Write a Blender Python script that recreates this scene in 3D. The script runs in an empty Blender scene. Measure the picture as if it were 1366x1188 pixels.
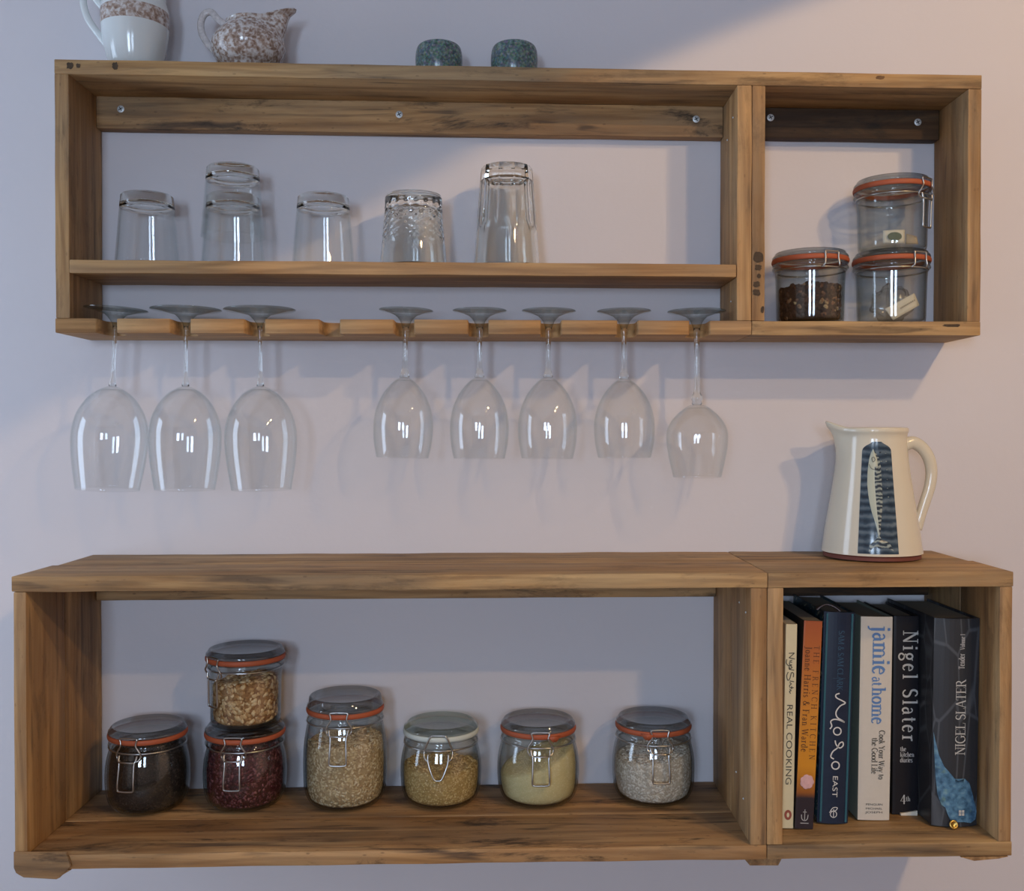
import bpy, bmesh, math, random
from mathutils import Vector, Matrix, noise
R = math.radians
PI = math.pi
sc = bpy.context.scene
col = sc.collection
random.seed(4)

# ------------------------------------------------------------------ camera
CX, CY, CZ, F, PITCH = 0.0018, -1.4345, 0.005, 1339.1, 0.0117
HOR = 594 - F * PITCH
cam_d = bpy.data.cameras.new('camera')
cam_d.sensor_fit = 'HORIZONTAL'
cam_d.sensor_width = 36
cam_d.lens = F / 1366 * 36
cam_d.clip_start = 0.01
cam = bpy.data.objects.new('camera', cam_d)
cam.location = (CX, CY, CZ)
cam.rotation_euler = (PI / 2 - PITCH, 0, -0.0014)
col.objects.link(cam)
sc.camera = cam


def at(px, py, Y):
    d = Y - CY
    return Vector((CX + (px - 681.1) / F * d, Y, CZ - (py - HOR) / F * d))


def pxm(Y):
    return F / (Y - CY)          # pixels per metre at depth Y


# ------------------------------------------------------------------ object helpers
def tag(o, label=None, cat=None, group=None, kind=None):
    if label: o['label'] = label
    if cat: o['category'] = cat
    if group: o['group'] = group
    if kind: o['kind'] = kind
    return o


def empty(name, loc=(0, 0, 0), label=None, cat=None, group=None):
    o = bpy.data.objects.new(name, None)
    o.location = loc
    o.empty_display_size = .02
    col.objects.link(o)
    return tag(o, label, cat, group)


def obj(name, bm, mats, parent=None, smooth=False, loc=None):
    me = bpy.data.meshes.new(name)
    bm.normal_update()
    bm.to_mesh(me)
    bm.free()
    if not isinstance(mats, (list, tuple)): mats = [mats]
    for m in mats: me.materials.append(m)
    if smooth:
        for p in me.polygons: p.use_smooth = True
    o = bpy.data.objects.new(name, me)
    col.objects.link(o)
    if parent is not None: o.parent = parent
    if loc is not None: o.location = loc
    return o


def auto_smooth(o, ang=35):
    me = o.data
    bm = bmesh.new(); bm.from_mesh(me)
    for f in bm.faces: f.smooth = True
    for e in bm.edges:
        if len(e.link_faces) == 2 and e.calc_face_angle(0) > R(ang): e.smooth = False
    bm.to_mesh(me); bm.free()
    return o


# ------------------------------------------------------------------ mesh helpers
def box(bm, x0, x1, y0, y1, z0, z1):
    vs = [bm.verts.new((x, y, z)) for x in (x0, x1) for y in (y0, y1) for z in (z0, z1)]
    for f in ((0, 1, 3, 2), (4, 6, 7, 5), (0, 4, 5, 1), (2, 3, 7, 6), (0, 2, 6, 4), (1, 5, 7, 3)):
        bm.faces.new([vs[i] for i in f])
    return vs


def lathe(bm, prof, n=48, closed=False, deform=None, c=(0, 0, 0), mat=0, cap=True):
    """revolve (r, z) points around z; deform(r, z, theta) -> (r, z)."""
    rings = []
    for r, z in prof:
        if r < 1e-6:
            rr, zz = (r, z) if deform is None else (0, deform(0, z, 0)[1])
            rings.append([bm.verts.new((c[0], c[1], c[2] + zz))])
        else:
            ring = []
            for i in range(n):
                t = 2 * PI * i / n
                rr, zz = (r, z) if deform is None else deform(r, z, t)
                ring.append(bm.verts.new((c[0] + rr * math.cos(t), c[1] + rr * math.sin(t), c[2] + zz)))
            rings.append(ring)
    m = len(rings)
    for k in range(m if closed else m - 1):
        a, b = rings[k], rings[(k + 1) % m]
        for i in range(n):
            j = (i + 1) % n
            if len(a) == 1 and len(b) == 1: continue
            if len(a) == 1: f = (a[0], b[j], b[i])
            elif len(b) == 1: f = (a[i], a[j], b[0])
            else: f = (a[i], a[j], b[j], b[i])
            fc = bm.faces.new(f); fc.material_index = mat
    return rings


def smooth_path(pts, sub=6, closed=False):
    P = [Vector(p) for p in pts]
    n = len(P)
    out = []
    for i in range(n if closed else n - 1):
        if closed:
            a, b, c, d = P[i - 1], P[i], P[(i + 1) % n], P[(i + 2) % n]
        else:
            a, b, c, d = P[max(i - 1, 0)], P[i], P[i + 1], P[min(i + 2, n - 1)]
        for k in range(sub):
            t = k / sub
            out.append(.5 * ((2 * b) + (c - a) * t + (2 * a - 5 * b + 4 * c - d) * t * t + (3 * b - a - 3 * c + d) * t ** 3))
    if not closed: out.append(P[-1])
    return out


def tube(bm, path, rad, seg=8, closed=False, flat=1.0, up=Vector((0, 0, 1))):
    P = [Vector(p) for p in path]
    n = len(P)
    rings = []
    nrm = None
    for i in range(n):
        if closed: t = P[(i + 1) % n] - P[i - 1]
        else: t = P[min(i + 1, n - 1)] - P[max(i - 1, 0)]
        if t.length < 1e-9: t = Vector((0, 0, 1))
        t.normalize()
        if nrm is None:
            nrm = t.cross(up)
            if nrm.length < 1e-3: nrm = t.cross(Vector((1, 0, 0)))
            nrm.normalize()
        nrm = nrm - t * nrm.dot(t)
        nrm.normalize()
        b = t.cross(nrm)
        r = rad(i / max(1, n - 1)) if callable(rad) else rad
        rings.append([bm.verts.new(P[i] + nrm * (r * math.cos(2 * PI * k / seg)) + b * (r * flat * math.sin(2 * PI * k / seg))) for k in range(seg)])
    for i in range(n if closed else n - 1):
        a, b = rings[i], rings[(i + 1) % n]
        for k in range(seg):
            j = (k + 1) % seg
            bm.faces.new((a[k], a[j], b[j], b[k]))
    if not closed:
        bm.faces.new(rings[0][::-1]); bm.faces.new(rings[-1])


def prism(bm, poly, y0, y1, plane='xz'):
    """extrude a closed 2-d outline along y (plane xz) or along z (plane xy)."""
    def P(p, d): return (p[0], d, p[1]) if plane == 'xz' else (p[0], p[1], d)
    a = [bm.verts.new(P(p, y0)) for p in poly]
    b = [bm.verts.new(P(p, y1)) for p in poly]
    n = len(poly)
    bm.faces.new(a); bm.faces.new(b[::-1])
    for i in range(n):
        j = (i + 1) % n
        bm.faces.new((a[i], b[i], b[j], a[j]))
    bmesh.ops.recalc_face_normals(bm, faces=bm.faces)


# ------------------------------------------------------------------ material helpers
def new_mat(name):
    m = bpy.data.materials.new(name)
    m.use_nodes = True
    nt = m.node_tree
    nt.nodes.clear()
    out = nt.nodes.new('ShaderNodeOutputMaterial')
    return m, nt, out


def N(nt, typ, **kw):
    n = nt.nodes.new('ShaderNode' + typ)
    ins = kw.pop('ins', {})
    for k, v in kw.items(): setattr(n, k, v)
    for k, v in ins.items():
        if hasattr(v, 'is_output'): nt.links.new(v, n.inputs[k])
        else: n.inputs[k].default_value = v
    return n


def ramp(nt, fac, stops, interp='LINEAR'):
    n = nt.nodes.new('ShaderNodeValToRGB')
    cr = n.color_ramp
    cr.interpolation = interp
    while len(cr.elements) < len(stops): cr.elements.new(.5)
    for e, (p, c) in zip(cr.elements, stops):
        e.position = p
        e.color = (*c, 1) if len(c) == 3 else c
    nt.links.new(fac, n.inputs[0])
    return n.outputs[0]


def mixc(nt, fac, a, b, mode='MIX'):
    n = nt.nodes.new('ShaderNodeMix')
    n.data_type = 'RGBA'
    n.blend_type = mode
    for s, v in ((0, fac), (6, a), (7, b)):
        if hasattr(v, 'is_output'): nt.links.new(v, n.inputs[s])
        else: n.inputs[s].default_value = v if s == 0 else (*v, 1) if len(v) == 3 else v
    return n.outputs[2]


def math_n(nt, op, a, b=None, clamp=False):
    n = nt.nodes.new('ShaderNodeMath')
    n.operation = op
    n.use_clamp = clamp
    for i, v in enumerate((a, b)):
        if v is None: continue
        if hasattr(v, 'is_output'): nt.links.new(v, n.inputs[i])
        else: n.inputs[i].default_value = v
    return n.outputs[0]


def principled(nt, out, color, rough=.5, metal=0, spec=.5, bump=None, bump_s=.2, bump_d=.001):
    p = nt.nodes.new('ShaderNodeBsdfPrincipled')
    for k, v in (('Base Color', color), ('Roughness', rough), ('Metallic', metal), ('Specular IOR Level', spec)):
        if hasattr(v, 'is_output'): nt.links.new(v, p.inputs[k])
        else: p.inputs[k].default_value = (*v, 1) if k == 'Base Color' and len(v) == 3 else v
    if bump is not None:
        b = N(nt, 'Bump', ins={'Strength': bump_s, 'Distance': bump_d, 'Height': bump})
        nt.links.new(b.outputs[0], p.inputs['Normal'])
    nt.links.new(p.outputs[0], out.inputs[0])
    return p


def plain(name, color, rough=.5, metal=0, spec=.5, var=.06, scale=60):
    m, nt, out = new_mat(name)
    tc = N(nt, 'TexCoord')
    nz = N(nt, 'TexNoise', ins={'Vector': tc.outputs['Object'], 'Scale': scale, 'Detail': 3})
    c = mixc(nt, nz.outputs[0], tuple(max(0, x * (1 - var)) for x in color), tuple(min(1, x * (1 + var)) for x in color))
    principled(nt, out, c, rough, metal, spec)
    return m


def wood(name, axis, tone=(1, 1, 1), dirt=.75, blotch=.45):
    m, nt, out = new_mat(name)
    tc = N(nt, 'TexCoord')
    oi = N(nt, 'ObjectInfo')
    off = N(nt, 'VectorMath', operation='SCALE', ins={0: (13.7, 7.1, 9.3), 'Scale': oi.outputs['Random']})
    add = N(nt, 'VectorMath', operation='ADD', ins={0: tc.outputs['Object'], 1: off.outputs[0]})
    V = add.outputs[0]

    def mp(along, across):
        s = [across] * 3
        s['xyz'.index(axis)] = along
        return N(nt, 'Mapping', ins={'Vector': V, 'Scale': s}).outputs[0]
    fine = N(nt, 'TexNoise', ins={'Vector': mp(9, 260), 'Scale': 1, 'Detail': 5, 'Roughness': .65})
    mid = N(nt, 'TexNoise', ins={'Vector': mp(2.2, 42), 'Scale': 1, 'Detail': 6, 'Roughness': .6, 'Distortion': .7})
    big = N(nt, 'TexNoise', ins={'Vector': mp(2.6, 9), 'Scale': 1, 'Detail': 4, 'Roughness': .6})
    warp = N(nt, 'TexNoise', ins={'Vector': mp(1.6, 5), 'Scale': 1, 'Detail': 2})
    wv = N(nt, 'VectorMath', operation='SCALE', ins={0: warp.outputs['Color'], 'Scale': 1.3})
    wadd = N(nt, 'VectorMath', operation='ADD', ins={0: mp(.35, 16), 1: wv.outputs[0]})
    ringd = {'x': 'Z', 'z': 'X', 'y': 'X'}[axis]
    rings = N(nt, 'TexWave', wave_type='BANDS', bands_direction=ringd, ins={'Vector': wadd.outputs[0], 'Scale': 1.3, 'Distortion': 3.0, 'Detail': 2, 'Detail Scale': 1.0})
    T = lambda c: tuple(min(1, a * b * 1.31) for a, b in zip(c, tone))
    base = ramp(nt, mid.outputs[0], [(.25, T((.15, .075, .026))), (.46, T((.31, .175, .068))), (.62, T((.43, .265, .112))), (.8, T((.50, .33, .16)))])
    c2 = mixc(nt, math_n(nt, 'MULTIPLY', ramp(nt, rings.outputs[0], [(.55, (0, 0, 0)), (1, (1, 1, 1))]), .45), base, T((.17, .085, .03)))
    c3 = mixc(nt, math_n(nt, 'MULTIPLY', ramp(nt, fine.outputs[0], [(.5, (0, 0, 0)), (.75, (1, 1, 1))]), .35), c2, T((.13, .07, .03)))
    # weathered stains
    st = math_n(nt, 'MULTIPLY', ramp(nt, big.outputs[0], [(.47, (0, 0, 0)), (.70, (1, 1, 1))]), dirt)
    st2 = math_n(nt, 'MULTIPLY', st, ramp(nt, mid.outputs[0], [(.35, (1, 1, 1)), (.65, (.25, .25, .25))]))
    c4 = mixc(nt, st2, c3, T((.045, .03, .02)))
    # knots
    vo = N(nt, 'TexVoronoi', ins={'Vector': mp(3.6, 7.5), 'Scale': 1.0, 'Randomness': 1})
    k = ramp(nt, vo.outputs['Distance'], [(.03, (1, 1, 1)), (.10, (.35, .35, .35)), (.16, (0, 0, 0))])
    c5 = mixc(nt, math_n(nt, 'MULTIPLY', k, .85), c4, T((.085, .04, .016)))
    # greyed, dusty patina and narrow dark scuffs along the grain
    pat = N(nt, 'TexNoise', ins={'Vector': mp(5, 14), 'Scale': 1, 'Detail': 5, 'Roughness': .65})
    c5 = mixc(nt, math_n(nt, 'MULTIPLY', ramp(nt, pat.outputs[0], [(.38, (.12, .12, .12)), (.62, (1, 1, 1))]), .42), c5, T((.235, .185, .118)))
    scf = N(nt, 'TexNoise', ins={'Vector': mp(7, 75), 'Scale': 1, 'Detail': 3, 'Roughness': .5, 'Distortion': .3})
    c5 = mixc(nt, math_n(nt, 'MULTIPLY', ramp(nt, scf.outputs[0], [(.60, (0, 0, 0)), (.70, (1, 1, 1))]), .75 * dirt), c5, T((.05, .035, .025)))
    spk = N(nt, 'TexVoronoi', ins={'Vector': mp(40, 95), 'Scale': 1.0})
    c5 = mixc(nt, math_n(nt, 'MULTIPLY', ramp(nt, spk.outputs['Distance'], [(.06, (1, 1, 1)), (.13, (0, 0, 0))]), .5 * dirt), c5, T((.05, .03, .02)))
    bl_ = N(nt, 'TexNoise', ins={'Vector': mp(6.5, 24), 'Scale': 1, 'Detail': 7, 'Roughness': .72, 'Distortion': .4})
    c5 = mixc(nt, math_n(nt, 'MULTIPLY', ramp(nt, bl_.outputs[0], [(.545, (0, 0, 0)), (.66, (1, 1, 1))]), blotch), c5, (.022, .016, .012))
    lt = N(nt, 'TexNoise', ins={'Vector': mp(3.5, 60), 'Scale': 1, 'Detail': 4, 'Roughness': .6})
    c5 = mixc(nt, math_n(nt, 'MULTIPLY', ramp(nt, lt.outputs[0], [(.55, (0, 0, 0)), (.72, (1, 1, 1))]), .35), c5, T((.50, .36, .175)))
    principled(nt, out, c5, .62, 0, .3, bump=fine.outputs[0], bump_s=.35, bump_d=.0015)
    return m


def schlick(nt, f0=.04, gain=1.0):
    g = N(nt, 'NewGeometry')
    d = N(nt, 'VectorMath', operation='DOT_PRODUCT', ins={0: g.outputs['Normal'], 1: g.outputs['Incoming']})
    a = math_n(nt, 'ABSOLUTE', d.outputs['Value'])
    i = math_n(nt, 'SUBTRACT', 1.0, a, True)
    p = math_n(nt, 'POWER', i, 5.0)
    f = math_n(nt, 'ADD', math_n(nt, 'MULTIPLY', p, (1 - f0) * gain), f0, True)
    return f, i


def thin_glass(name, tint=(.98, .985, .985), edge=(.80, .84, .84), f0=.032, gain=.75, rough=0.0, epow=3.0):
    """walls of glass: see-through sheet with mirror reflection growing towards grazing angles, greener through the edges"""
    m, nt, out = new_mat(name)
    f, i = schlick(nt, f0, gain)
    t = N(nt, 'BsdfTransparent')
    nt.links.new(mixc(nt, math_n(nt, 'POWER', i, epow), tint, edge), t.inputs[0])
    g = N(nt, 'BsdfGlossy', ins={'Color': (1, 1, 1, 1), 'Roughness': rough})
    mx = N(nt, 'MixShader')
    nt.links.new(f, mx.inputs[0]); nt.links.new(t.outputs[0], mx.inputs[1]); nt.links.new(g.outputs[0], mx.inputs[2])
    nt.links.new(mx.outputs[0], out.inputs[0])
    return m


def solid_glass(name, color=(.97, .985, .98), rough=0.0, ior=1.5):
    m, nt, out = new_mat(name)
    g = N(nt, 'BsdfGlass', ins={'Color': (*color, 1), 'Roughness': rough, 'IOR': ior})
    nt.links.new(g.outputs[0], out.inputs[0])
    return m


def grains(name, stops, rough=.7, scale=None):
    """colour per grain from the mesh attribute g plus a little mottling"""
    m, nt, out = new_mat(name)
    a = N(nt, 'Attribute', attribute_name='g')
    tc = N(nt, 'TexCoord')
    nz = N(nt, 'TexNoise', ins={'Vector': tc.outputs['Object'], 'Scale': 400, 'Detail': 2})
    fac = math_n(nt, 'ADD', math_n(nt, 'MULTIPLY', a.outputs['Fac'], .75), math_n(nt, 'MULTIPLY', nz.outputs[0], .25))
    principled(nt, out, ramp(nt, fac, stops), rough, 0, .3)
    return m


# ------------------------------------------------------------------ materials
WX, WY, WZ = wood('wood_along', 'x'), wood('wood_deep', 'y', (.9, .85, .85)), wood('wood_upright', 'z', (.98, .94, .93), .6, .35)
WXd = wood('wood_along_dirty', 'x', (.92, .86, .84), 1.0, .95)
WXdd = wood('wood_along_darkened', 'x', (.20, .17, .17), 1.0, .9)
WXr = wood('wood_rack', 'x', (1.0, .92, .86), .3, .15)
GLASS = thin_glass('clear_glass_wall')
JARG = thin_glass('jar_glass_wall', (.94, .955, .955), (.42, .47, .47), .05, .9, 0, 2.6)
LIDG = thin_glass('jar_lid_glass', (.74, .76, .77), (.30, .34, .35), .085, .9, .05, 2.0)
FOOTG = thin_glass('wine_glass_foot', (.92, .94, .93), (.45, .51, .49), .07, .9, 0, 1.8)
CLEARLID = thin_glass('clear_lid_glass', (.84, .89, .87), (.42, .50, .47), .06, .9, .03, 2.2)
CUTG = thin_glass('cut_glass_wall', (.965, .975, .975), (.58, .63, .63), .06, 1.0, 0, 2.2)
BASEG = solid_glass('thick_glass', (.985, .995, .99))
STEMG = solid_glass('stem_glass')
RUBBER = plain('orange_rubber', (.37, .085, .032), .6)
CLEARR = plain('pale_rubber', (.55, .60, .56), .5)
WIRE = plain('steel_wire', (.50, .50, .49), .28, 1.0)
ZINC = plain('zinc_screw', (.62, .65, .66), .5, .5)
RECESS = plain('screw_recess', (.05, .05, .05), .7)
CERAM = plain('white_glaze', (.66, .70, .70), .12, 0, .5, .02)
CREAMG = plain('cream_glaze', (.66, .61, .49), .14, 0, .5, .03, 25)
TERRA = plain('bare_terracotta', (.16, .045, .03), .7)
PAPER = plain('paper', (.72, .67, .55), .8)
PAGE = plain('page_edges', (.30, .28, .23), .9)

m, nt, out = new_mat('wall_paint')
tc = N(nt, 'TexCoord')
nz = N(nt, 'TexNoise', ins={'Vector': tc.outputs['Object'], 'Scale': 110, 'Detail': 4})
nz2 = N(nt, 'TexNoise', ins={'Vector': tc.outputs['Object'], 'Scale': 2.5, 'Detail': 3})
principled(nt, out, mixc(nt, nz2.outputs[0], (.61, .585, .615), (.66, .635, .66)), .75, 0, .25, bump=nz.outputs[0], bump_s=.15, bump_d=.0015)
PAINT = m
CEILM = plain('ceiling_paint', (.62, .60, .60), .9)
ROOMP = plain('room_paint', (.66, .53, .43), .9)
FLOORM = wood('floor_wood', 'y', (.8, .75, .7), .2, 0)
FRAMEM = plain('window_frame_paint', (.75, .75, .73), .4)

# speckled grey-green ceramic
m, nt, out = new_mat('speckled_glaze')
tc = N(nt, 'TexCoord')
v = N(nt, 'TexVoronoi', ins={'Vector': tc.outputs['Object'], 'Scale': 420})
n1 = N(nt, 'TexNoise', ins={'Vector': tc.outputs['Object'], 'Scale': 260, 'Detail': 4})
c = ramp(nt, n1.outputs[0], [(.3, (.045, .075, .08)), (.5, (.10, .15, .15)), (.68, (.20, .26, .25))])
principled(nt, out, mixc(nt, .35, c, v.outputs['Color'], 'SOFT_LIGHT'), .22, 0, .5)
SPECK = m

# brown transfer print on white
def transfer(name, lo, hi, scale=75):
    m, nt, out = new_mat(name)
    tc = N(nt, 'TexCoord')
    a = N(nt, 'TexNoise', ins={'Vector': tc.outputs['Object'], 'Scale': scale, 'Detail': 5, 'Roughness': .7, 'Distortion': 1.5})
    b = N(nt, 'TexVoronoi', ins={'Vector': tc.outputs['Object'], 'Scale': scale * 1.6})
    f = math_n(nt, 'ADD', a.outputs[0], math_n(nt, 'MULTIPLY', b.outputs['Distance'], .35))
    principled(nt, out, ramp(nt, f, [(lo, (.20, .125, .09)), ((lo + hi) / 2, (.38, .29, .24)), (hi, (.62, .60, .59))]), .14, 0, .5)
    return m
CHINTZ = transfer('brown_chintz_print', .50, .80, 115)
BAND = transfer('brown_band_print', .46, .84, 110)

# ------------------------------------------------------------------ the room
def struct(name, bm, m, parent=None):
    o = obj(name, bm, m, parent)
    if parent is None: o['kind'] = 'structure'
    return o
RX0, RX1, RY0, RZ0, RZ1 = -1.9, 2.1, -3.7, -1.45, 1.25
def wallbox(name, *b, m=PAINT):
    bm = bmesh.new(); box(bm, *b); return struct(name, bm, m)
wallbox('wall_back', RX0 - .1, RX1 + .1, 0, .1, RZ0, RZ1)
wallbox('wall_left', RX0 - .1, RX0, RY0, 0, RZ0, RZ1, m=ROOMP)
wallbox('wall_right', RX1, RX1 + .1, RY0, 0, RZ0, RZ1, m=ROOMP)
wallbox('wall_front', RX0 - .1, RX1 + .1, RY0 - .1, RY0, RZ0, RZ1, m=ROOMP)
wallbox('floor', RX0 - .1, RX1 + .1, RY0 - .1, .1, RZ0 - .1, RZ0, m=FLOORM)
wallbox('ceiling', RX0 - .1, RX1 + .1, RY0 - .1, .1, RZ1, RZ1 + .1, m=CEILM)

def daylight(name, centre, w, h, rot, power, color):
    l = bpy.data.lights.new(name, 'AREA')
    l.shape = 'RECTANGLE'; l.size = w; l.size_y = h
    l.energy = power; l.color = color
    o = bpy.data.objects.new(name, l); o.location = centre; o.rotation_euler = rot
    col.objects.link(o)
    return o
SKY = (.61, .79, 1.04)
def window_frame(name, cx, cz, w, h, side):
    bm = bmesh.new(); t = .05
    for (a0, a1, b0, b1) in ((-w/2 - t, w/2 + t, h/2, h/2 + t), (-w/2 - t, w/2 + t, -h/2 - t, -h/2), (-w/2 - t, -w/2, -h/2, h/2), (w/2, w/2 + t, -h/2, h/2)):
        if side == 'front': box(bm, cx + a0, cx + a1, RY0, RY0 + .06, cz + b0, cz + b1)
        else: box(bm, RX0, RX0 + .06, cx + a0, cx + a1, cz + b0, cz + b1)
    o = struct(name, bm, FRAMEM)
    return o
WIN = [(-.70, .20, .46, .70, 24), (.16, .20, .42, .70, 11.5)]
for i, (x, z, w, h, pw) in enumerate(WIN):
    window_frame('window_%d' % (i + 1), x, z, w, h, 'front')
    daylight('daylight', (x, RY0 + .02, z), w, h, (PI / 2, 0, 0), pw, SKY)
window_frame('window_3', -.50, .0, .55, 1.2, 'left')
daylight('daylight', (RX0 + .02, -.50, .0), .55, 1.2, (PI / 2, 0, -PI / 2), 11, SKY)

LAMPS = [((1.17, -1.35, 1.08), (-.0726, .4357, -.8972), 20), ((1.17, -2.05, 1.08), (.0165, .532, -.8466), 26)]
def cone_axis(L, pts):
    d = [(Vector(p) - Vector(L)).normalized() for p in pts]
    n = (d[0] - d[1]).cross(d[1] - d[2]).normalized()
    if n.z > 0: n.negate()
    return n, n.angle(d[0])
for L, _, pw in LAMPS:
    for k in range(3):
        P_ = Vector(L) + Vector(((k - 1) * .035, (k % 2) * .04 - .02, 0))
        n, ang = cone_axis(P_, [(.385, 0, .62), (.16, 0, .528), (-.23, 0, .371 - .040)])
        l = bpy.data.lights.new('ceiling_spot', 'SPOT')
        l.energy = pw / 3 * 1.32; l.color = (1.0, .64, .29)
        l.spot_size = 2 * ang; l.spot_blend = .03
        l.shadow_soft_size = .018
        o = bpy.data.objects.new('ceiling_spot', l)
        o.location = P_
        o.rotation_euler = n.to_track_quat('-Z', 'Y').to_euler()
        col.objects.link(o)
w = bpy.data.worlds.new('world'); sc.world = w; w.use_nodes = True
w.node_tree.nodes['Background'].inputs[0].default_value = (.5, .6, .75, 1)
w.node_tree.nodes['Background'].inputs[1].default_value = .3

# ------------------------------------------------------------------ the two shelving units
UX0, UX1, UZ0, UZ1, UD, UT = -.5983, .6224, .1362, .4867, .1084, .0188
LX0, LX1, LZ0, LZ1, LD, LT = -.6006, .6095, -.5138, -.1642, .225, .0174
USH, USHT = .2299, .0170
def dzU(x, z):
    X = (x - .05) / .6; Z = (z - .31) / .18
    return -.0043 * X * Z - .0059 * X
def dzL(x, z):
    X = (x - .05) / .6; Z = (z + .34) / .17
    return -.0025 * X * Z + .0055 * X
def settle(o_bm, up):
    for v in o_bm.verts:
        v.co.z += dzU(v.co.x, v.co.z) if up else dzL(v.co.x, v.co.z)
def zU(x, z): return z + dzU(x, z)
def zL(x, z): return z + dzL(x, z)

WALLGAP = -.0015
def board(name, parent, up, x0, x1, y0, y1, z0, z1, m, bev=.0016, wob=.0006, seed=0):
    bm = bmesh.new()
    box(bm, x0, x1, y0, y1, z0, z1)
    bmesh.ops.bevel(bm, geom=[e for e in bm.edges], offset=bev, segments=2, affect='EDGES', profile=.6)
    L = (x1 - x0, y1 - y0, z1 - z0)
    ax = L.index(max(L))
    nseg = max(2, int(max(L) / .02))
    lo = (x0, y0, z0)[ax]
    nv = Vector((0, 0, 0)); nv[ax] = 1
    for k in range(1, nseg):
        co = Vector((0, 0, 0)); co[ax] = lo + L[ax] * k / nseg
        bmesh.ops.bisect_plane(bm, geom=bm.verts[:] + bm.edges[:] + bm.faces[:], plane_co=co, plane_no=nv)
    so = Vector((seed * 3.1 + x0 * 7, y0 * 5, z0 * 9))
    for v in bm.verts:
        d = noise.noise_vector(v.co * 14 + so) * wob
        d[ax] *= .3
        if v.co.y > -.01: d.y = 0
        v.co += d
    settle(bm, up)
    bmesh.ops.recalc_face_normals(bm, faces=bm.faces)
    return auto_smooth(obj(name, bm, m, parent), 50)

def screw(parent, x, y, z, r=.0050, nail=False, axis='y', sx=-1):
    bm = bmesh.new()
    prof = [(0, .0012), (r * .6, .0011), (r, .0004), (r, 0), (0, 0)]
    lathe(bm, prof, 16)
    if not nail:
        for a in (0, PI / 2):
            vs = box(bm, -r * .62, r * .62, -r * .13, r * .13, .0010, .00135)
            M = Matrix.Rotation(a + .5, 3, 'Z')
            for v_ in vs: v_.co = M @ v_.co
            for f in bm.faces[-6:]: f.material_index = 1
    rot = Matrix.Rotation(PI / 2, 3, 'X') if axis == 'y' else Matrix.Rotation(sx * PI / 2, 3, 'Y')
    for v_ in bm.verts: v_.co = rot @ v_.co + Vector((x, y, z))
    return obj('nail_head' if nail else 'screw', bm, [ZINC, RECESS], parent)

# ---- upper unit
U = empty('shelving_unit', (0, 0, 0), 'upper reclaimed wood wall shelf with slotted rack holding upside down wine glasses', 'shelf')
SEAMU = .3198
board('top_board', U, True, UX0, UX1, -UD, WALLGAP, UZ1 - UT, UZ1, WX, seed=1)
tb_ = U.children[0]
board('side_panel', U, True, UX0, UX0 + UT, -UD + .0004, WALLGAP, UZ0 + UT, UZ1 - UT, WZ, seed=2)
board('side_panel', U, True, UX1 - UT + .001, UX1, -UD + .0004, WALLGAP, UZ0 + UT, UZ1 - UT, WZ, seed=3)
dvl = board('divider_panel', U, True, .3003, SEAMU - .0002, -UD + .0002, WALLGAP, UZ0 + UT, UZ1 - UT, WZ, seed=4)
dvr = board('divider_panel', U, True, SEAMU + .0002, .3374, -UD + .0006, WALLGAP, UZ0 + UT, UZ1 - UT, WZ, seed=5)
bb_ = board('bottom_board', U, True, SEAMU + .0003, UX1, -UD, WALLGAP, UZ0, UZ0 + UT, WX, seed=6)
board('middle_shelf', U, True, UX0 + UT + .0003, .3003 - .0012, -.1102, WALLGAP, USH - USHT, USH, WXr, seed=7)
bl = board('wall_batten', U, True, UX0 + UT + .0003, .3003 - .0003, -.021, WALLGAP, .4243, UZ1 - UT, WXd, seed=8)
bl['label'] = 'stained wall batten with dark knots'
br = board('wall_batten', U, True, .3374 + .0003, UX1 - UT - .0003, -.021, WALLGAP, .4255, UZ1 - UT, WXdd, seed=9)
br['label'] = 'blackened wall batten'
for px, py, par in ((163, 147, bl), (533, 154, bl), (928, 160, bl), (1027, 158, br), (1223, 164, br)):
    p = at(px, py, -.0222)
    screw(par, p.x, -.0212, p.z)
for y_, z_ in ((-.085, .432), (-.05, .412), (-.075, .185)):
    screw(dvl, .3003 - .0002, y_, zU(.3, z_), .0013, True, 'x')
# old paint and nail stains soaked into the front edges
STAIN = plain('black_stain', (.075, .052, .034), .8, 0, .2, .4, 300)
KNOT = plain('knot_wood', (.15, .080, .036), .7, 0, .3, .35, 250)
def stain(parent, px, py, wpx, hpx, Y, mat, seed):
    rnd = random.Random(seed)
    bm = bmesh.new()
    c = at(px, py, Y)
    k = pxm(Y)
    n = 18
    ring = []
    for i in range(n):
        a = 2 * PI * i / n
        q = .78 + .3 * rnd.random()
        ca, sa = math.cos(a), math.sin(a)
        e = 1 / max(abs(ca), abs(sa)) ** .5
        ring.append(bm.verts.new((c.x + wpx / 2 / k * ca * e * q, Y, c.z + hpx / 2 / k * sa * e * q)))
    bm.faces.new(ring[::-1])
    r = bmesh.ops.extrude_face_region(bm, geom=bm.faces[:])
    for v_ in r['geom']:
        if isinstance(v_, bmesh.types.BMVert): v_.co.y += .0012
    bmesh.ops.recalc_face_normals(bm, faces=bm.faces)
    return obj('stain', bm, mat, parent)
YF_ = -UD - .0006
for i, (px, py, w_, h_) in enumerate(((1011, 343, 13, 15), (1011, 357, 9, 8), (1012, 368, 5, 6), (1009, 379, 9, 8), (1009, 390, 10, 9), (1017, 413, 4, 9))):
    stain(dvr, px, py, w_, h_, YF_, STAIN, i)
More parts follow.
